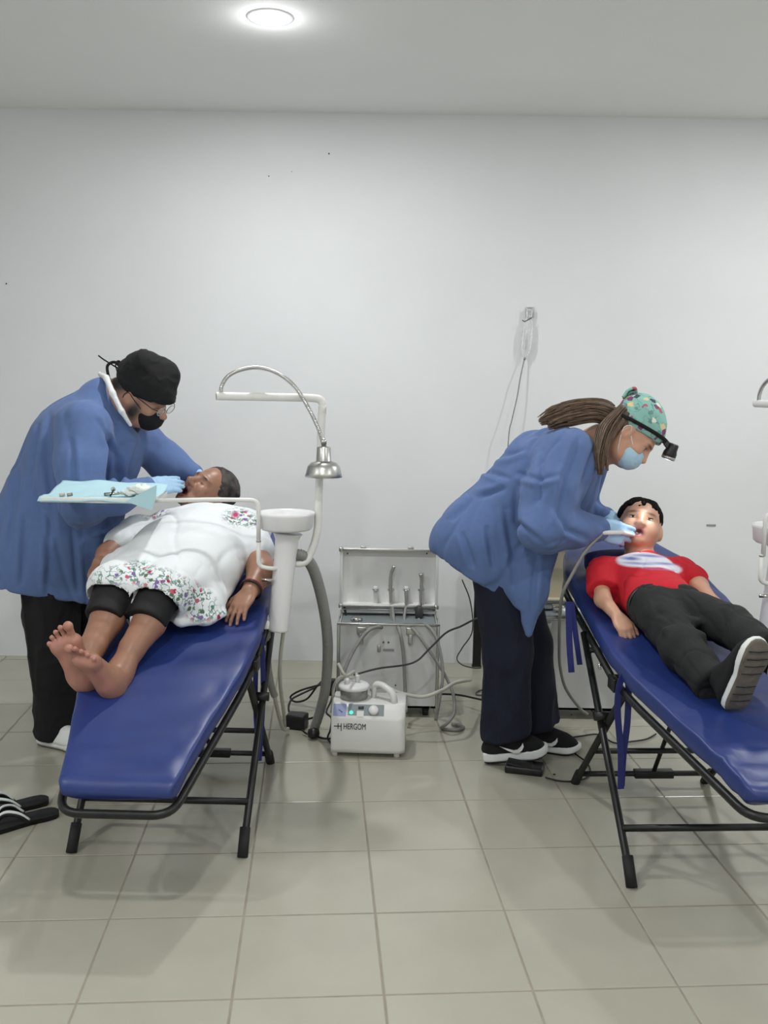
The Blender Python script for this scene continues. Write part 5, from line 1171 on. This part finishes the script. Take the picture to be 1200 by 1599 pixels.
# printed cap, mask, head lamp, hair
K = Clay(.005); K.ell(hw_(0, -.012, .050), V(.088, .106, .082)*1.0, hw_.ax(), .01); K.ell(hw_(0, -.03, .07), V(.080, .09, .072), hw_.ax(), .02); K.plane(hw_(0, 0, .012), -hw_.U+hw_.F*.42, hw_.o-.3, hw_.o+.3, .006)
K.fold = [folds(hw_.F, .004, 26, 71, .4)]; cp_ = K.build('surgical_cap', 'printed_mint', wo)
for s_, e_ in ((.02, .04), (-.02, -.03), (.0, .01)): MB().tube(smooth_path([Vector(hw_(s_, -.10, .09)), Vector(hw_(s_+e_*.5, -.125, .105)), Vector(hw_(e_, -.135, .08)), Vector(hw_(e_, -.125, .05))], 6), .011, 8, .45).build('cap_bow', 'printed_mint', cp_)
K = Clay(.0045); K.ell(hw_(0, .058, -.056), V(.064, .056, .056), hw_.ax(), .01); K.ell(hw_(0, .01, -.045), V(.060, .060, .08), hw_.ax(), .01, -1); K.plane(hw_(0, .08, -.012), hw_.U+hw_.F*.15, hw_.o-.2, hw_.o+.2, .004); K.fold = [folds(hw_.S, .002, 50, 73, .2)]
mk = K.build('face_mask', 'mask_blue', wo)
for e in (-1, 1): MB().tube(smooth_path([Vector(hw_(e*.056, .05, -.03)), Vector(hw_(e*.074, .01, -.01)), Vector(hw_(e*.086, -.012, .008)), Vector(hw_(e*.085, -.022, -.02)), Vector(hw_(e*.064, .03, -.085))], 6), .0017, 6).build('ear_loop', 'white_cloth', mk)
band = [Vector(hw_(math.cos(a)*.0925, -.012+math.sin(a)*.111, (.030+.050*math.sin(a)))) for a in [2*PI*k/48 for k in range(49)]]
lm = MB().tube(band, .007, 8, .35).build('lamp_headband', 'black_cloth', wo)
l0 = Vector(hw_(0, .112, .076)); tgt = Vector(mt_); ld_ = (tgt-(l0+Vector((.02, 0, -.02)))).normalized(); l1 = l0+Vector(hw_.F)*.022
MB().box(l0, (.03, .03, .022), 0, .004, Matrix((hw_.S, hw_.F, hw_.U)).transposed()).build('lamp_bracket', 'black_plastic', lm)
MB().lathe([(.016, -.024), (.020, -.020), (.021, .0), (.025, .012), (.025, .030), (.022, .034)], l1, 24, ld_).build('head_lamp', 'black_plastic', lm)
MB().lathe([(.026, .024), (.0265, .030), (.025, .036)], l1, 24, ld_).build('lamp_bezel', 'chrome', lm)
MB().lathe([(.020, .0345), (.014, .037), (.001, .038)], l1, 20, ld_).build('lamp_lens', 'lamp_white', lm)
sd = bpy.data.lights.new('head_lamp_beam', 'SPOT'); sd.energy = 4.2; sd.spot_size = math.radians(34); sd.spot_blend = .6; sd.shadow_soft_size = .012; sd.color = (.93, .97, 1)
so = bpy.data.objects.new('head_lamp_beam', sd); link(so); so.parent = lm; so.matrix_world = Matrix.Translation(l1+ld_*.045) @ ld_.to_track_quat('-Z', 'Y').to_matrix().to_4x4()
so.location = l1+ld_*.045; so.rotation_euler = ld_.to_track_quat('-Z', 'Y').to_euler()
tail = [([at(962, 650, 3.620), at(930, 640, 3.620), at(890, 645, 3.610), at(835, 662, 3.595)], [.03, .034, .036, .010]), ([at(965, 655, 3.620), at(945, 635, 3.640), at(905, 636, 3.630), at(868, 646, 3.620), at(838, 660, 3.610)], [.022, .026, .032, .034, .016]), ([at(960, 662, 3.620), at(930, 650, 3.610), at(890, 655, 3.590), at(850, 668, 3.580)], [.022, .026, .028, .014])]
strands('ponytail', tail, 'hair_brown', wo, 260, .0022, 2)
strands('hair', [([Vector(hw_(.05, -.085, .03)), at(948, 672, 3.560), at(938, 708, 3.520), at(938, 748, 3.500)], [.024, .036, .026, .006]), ([Vector(hw_(.07, -.06, .03)), at(952, 690, 3.540), at(948, 720, 3.520), at(950, 738, 3.510)], [.010, .010, .006, .003])], 'hair_brown', wo, 220, .0026, 5)
K = Clay(.006); K.ell(hw_(0, -.045, .0), V(.078, .062, .075), hw_.ax(), .02); K.ell(hw_(0, .05, -.02), V(.1, .07, .09), hw_.ax(), .02, -1); K.build('hair_back', 'hair_brown', wo)
# handpiece with its hose in the near glove
hp2 = thing('drill_handpiece', 'white dental drill and hose held in the gloved hand', 'handpiece', at(960, 830, 3.52))
MB().tube([at(940, 832, 3.50), at(972, 831, 3.53), at(990, 836, 3.57)], [.0085, .009, .006], 12).build('handle', 'white_plastic', hp2)
cable('hose', [at(942, 832, 3.50), at(915, 860, 3.47), at(895, 895, 3.46), at(880, 925, 3.47), at(875, 955, 3.55), at(874, 1000, 3.75), at(875, 1040, 3.98), at(884, 1075, 4.1), at(905, 1105, 4.12), at(918, 1115, 4.14)], .0065, 'grey_hose', hp2)
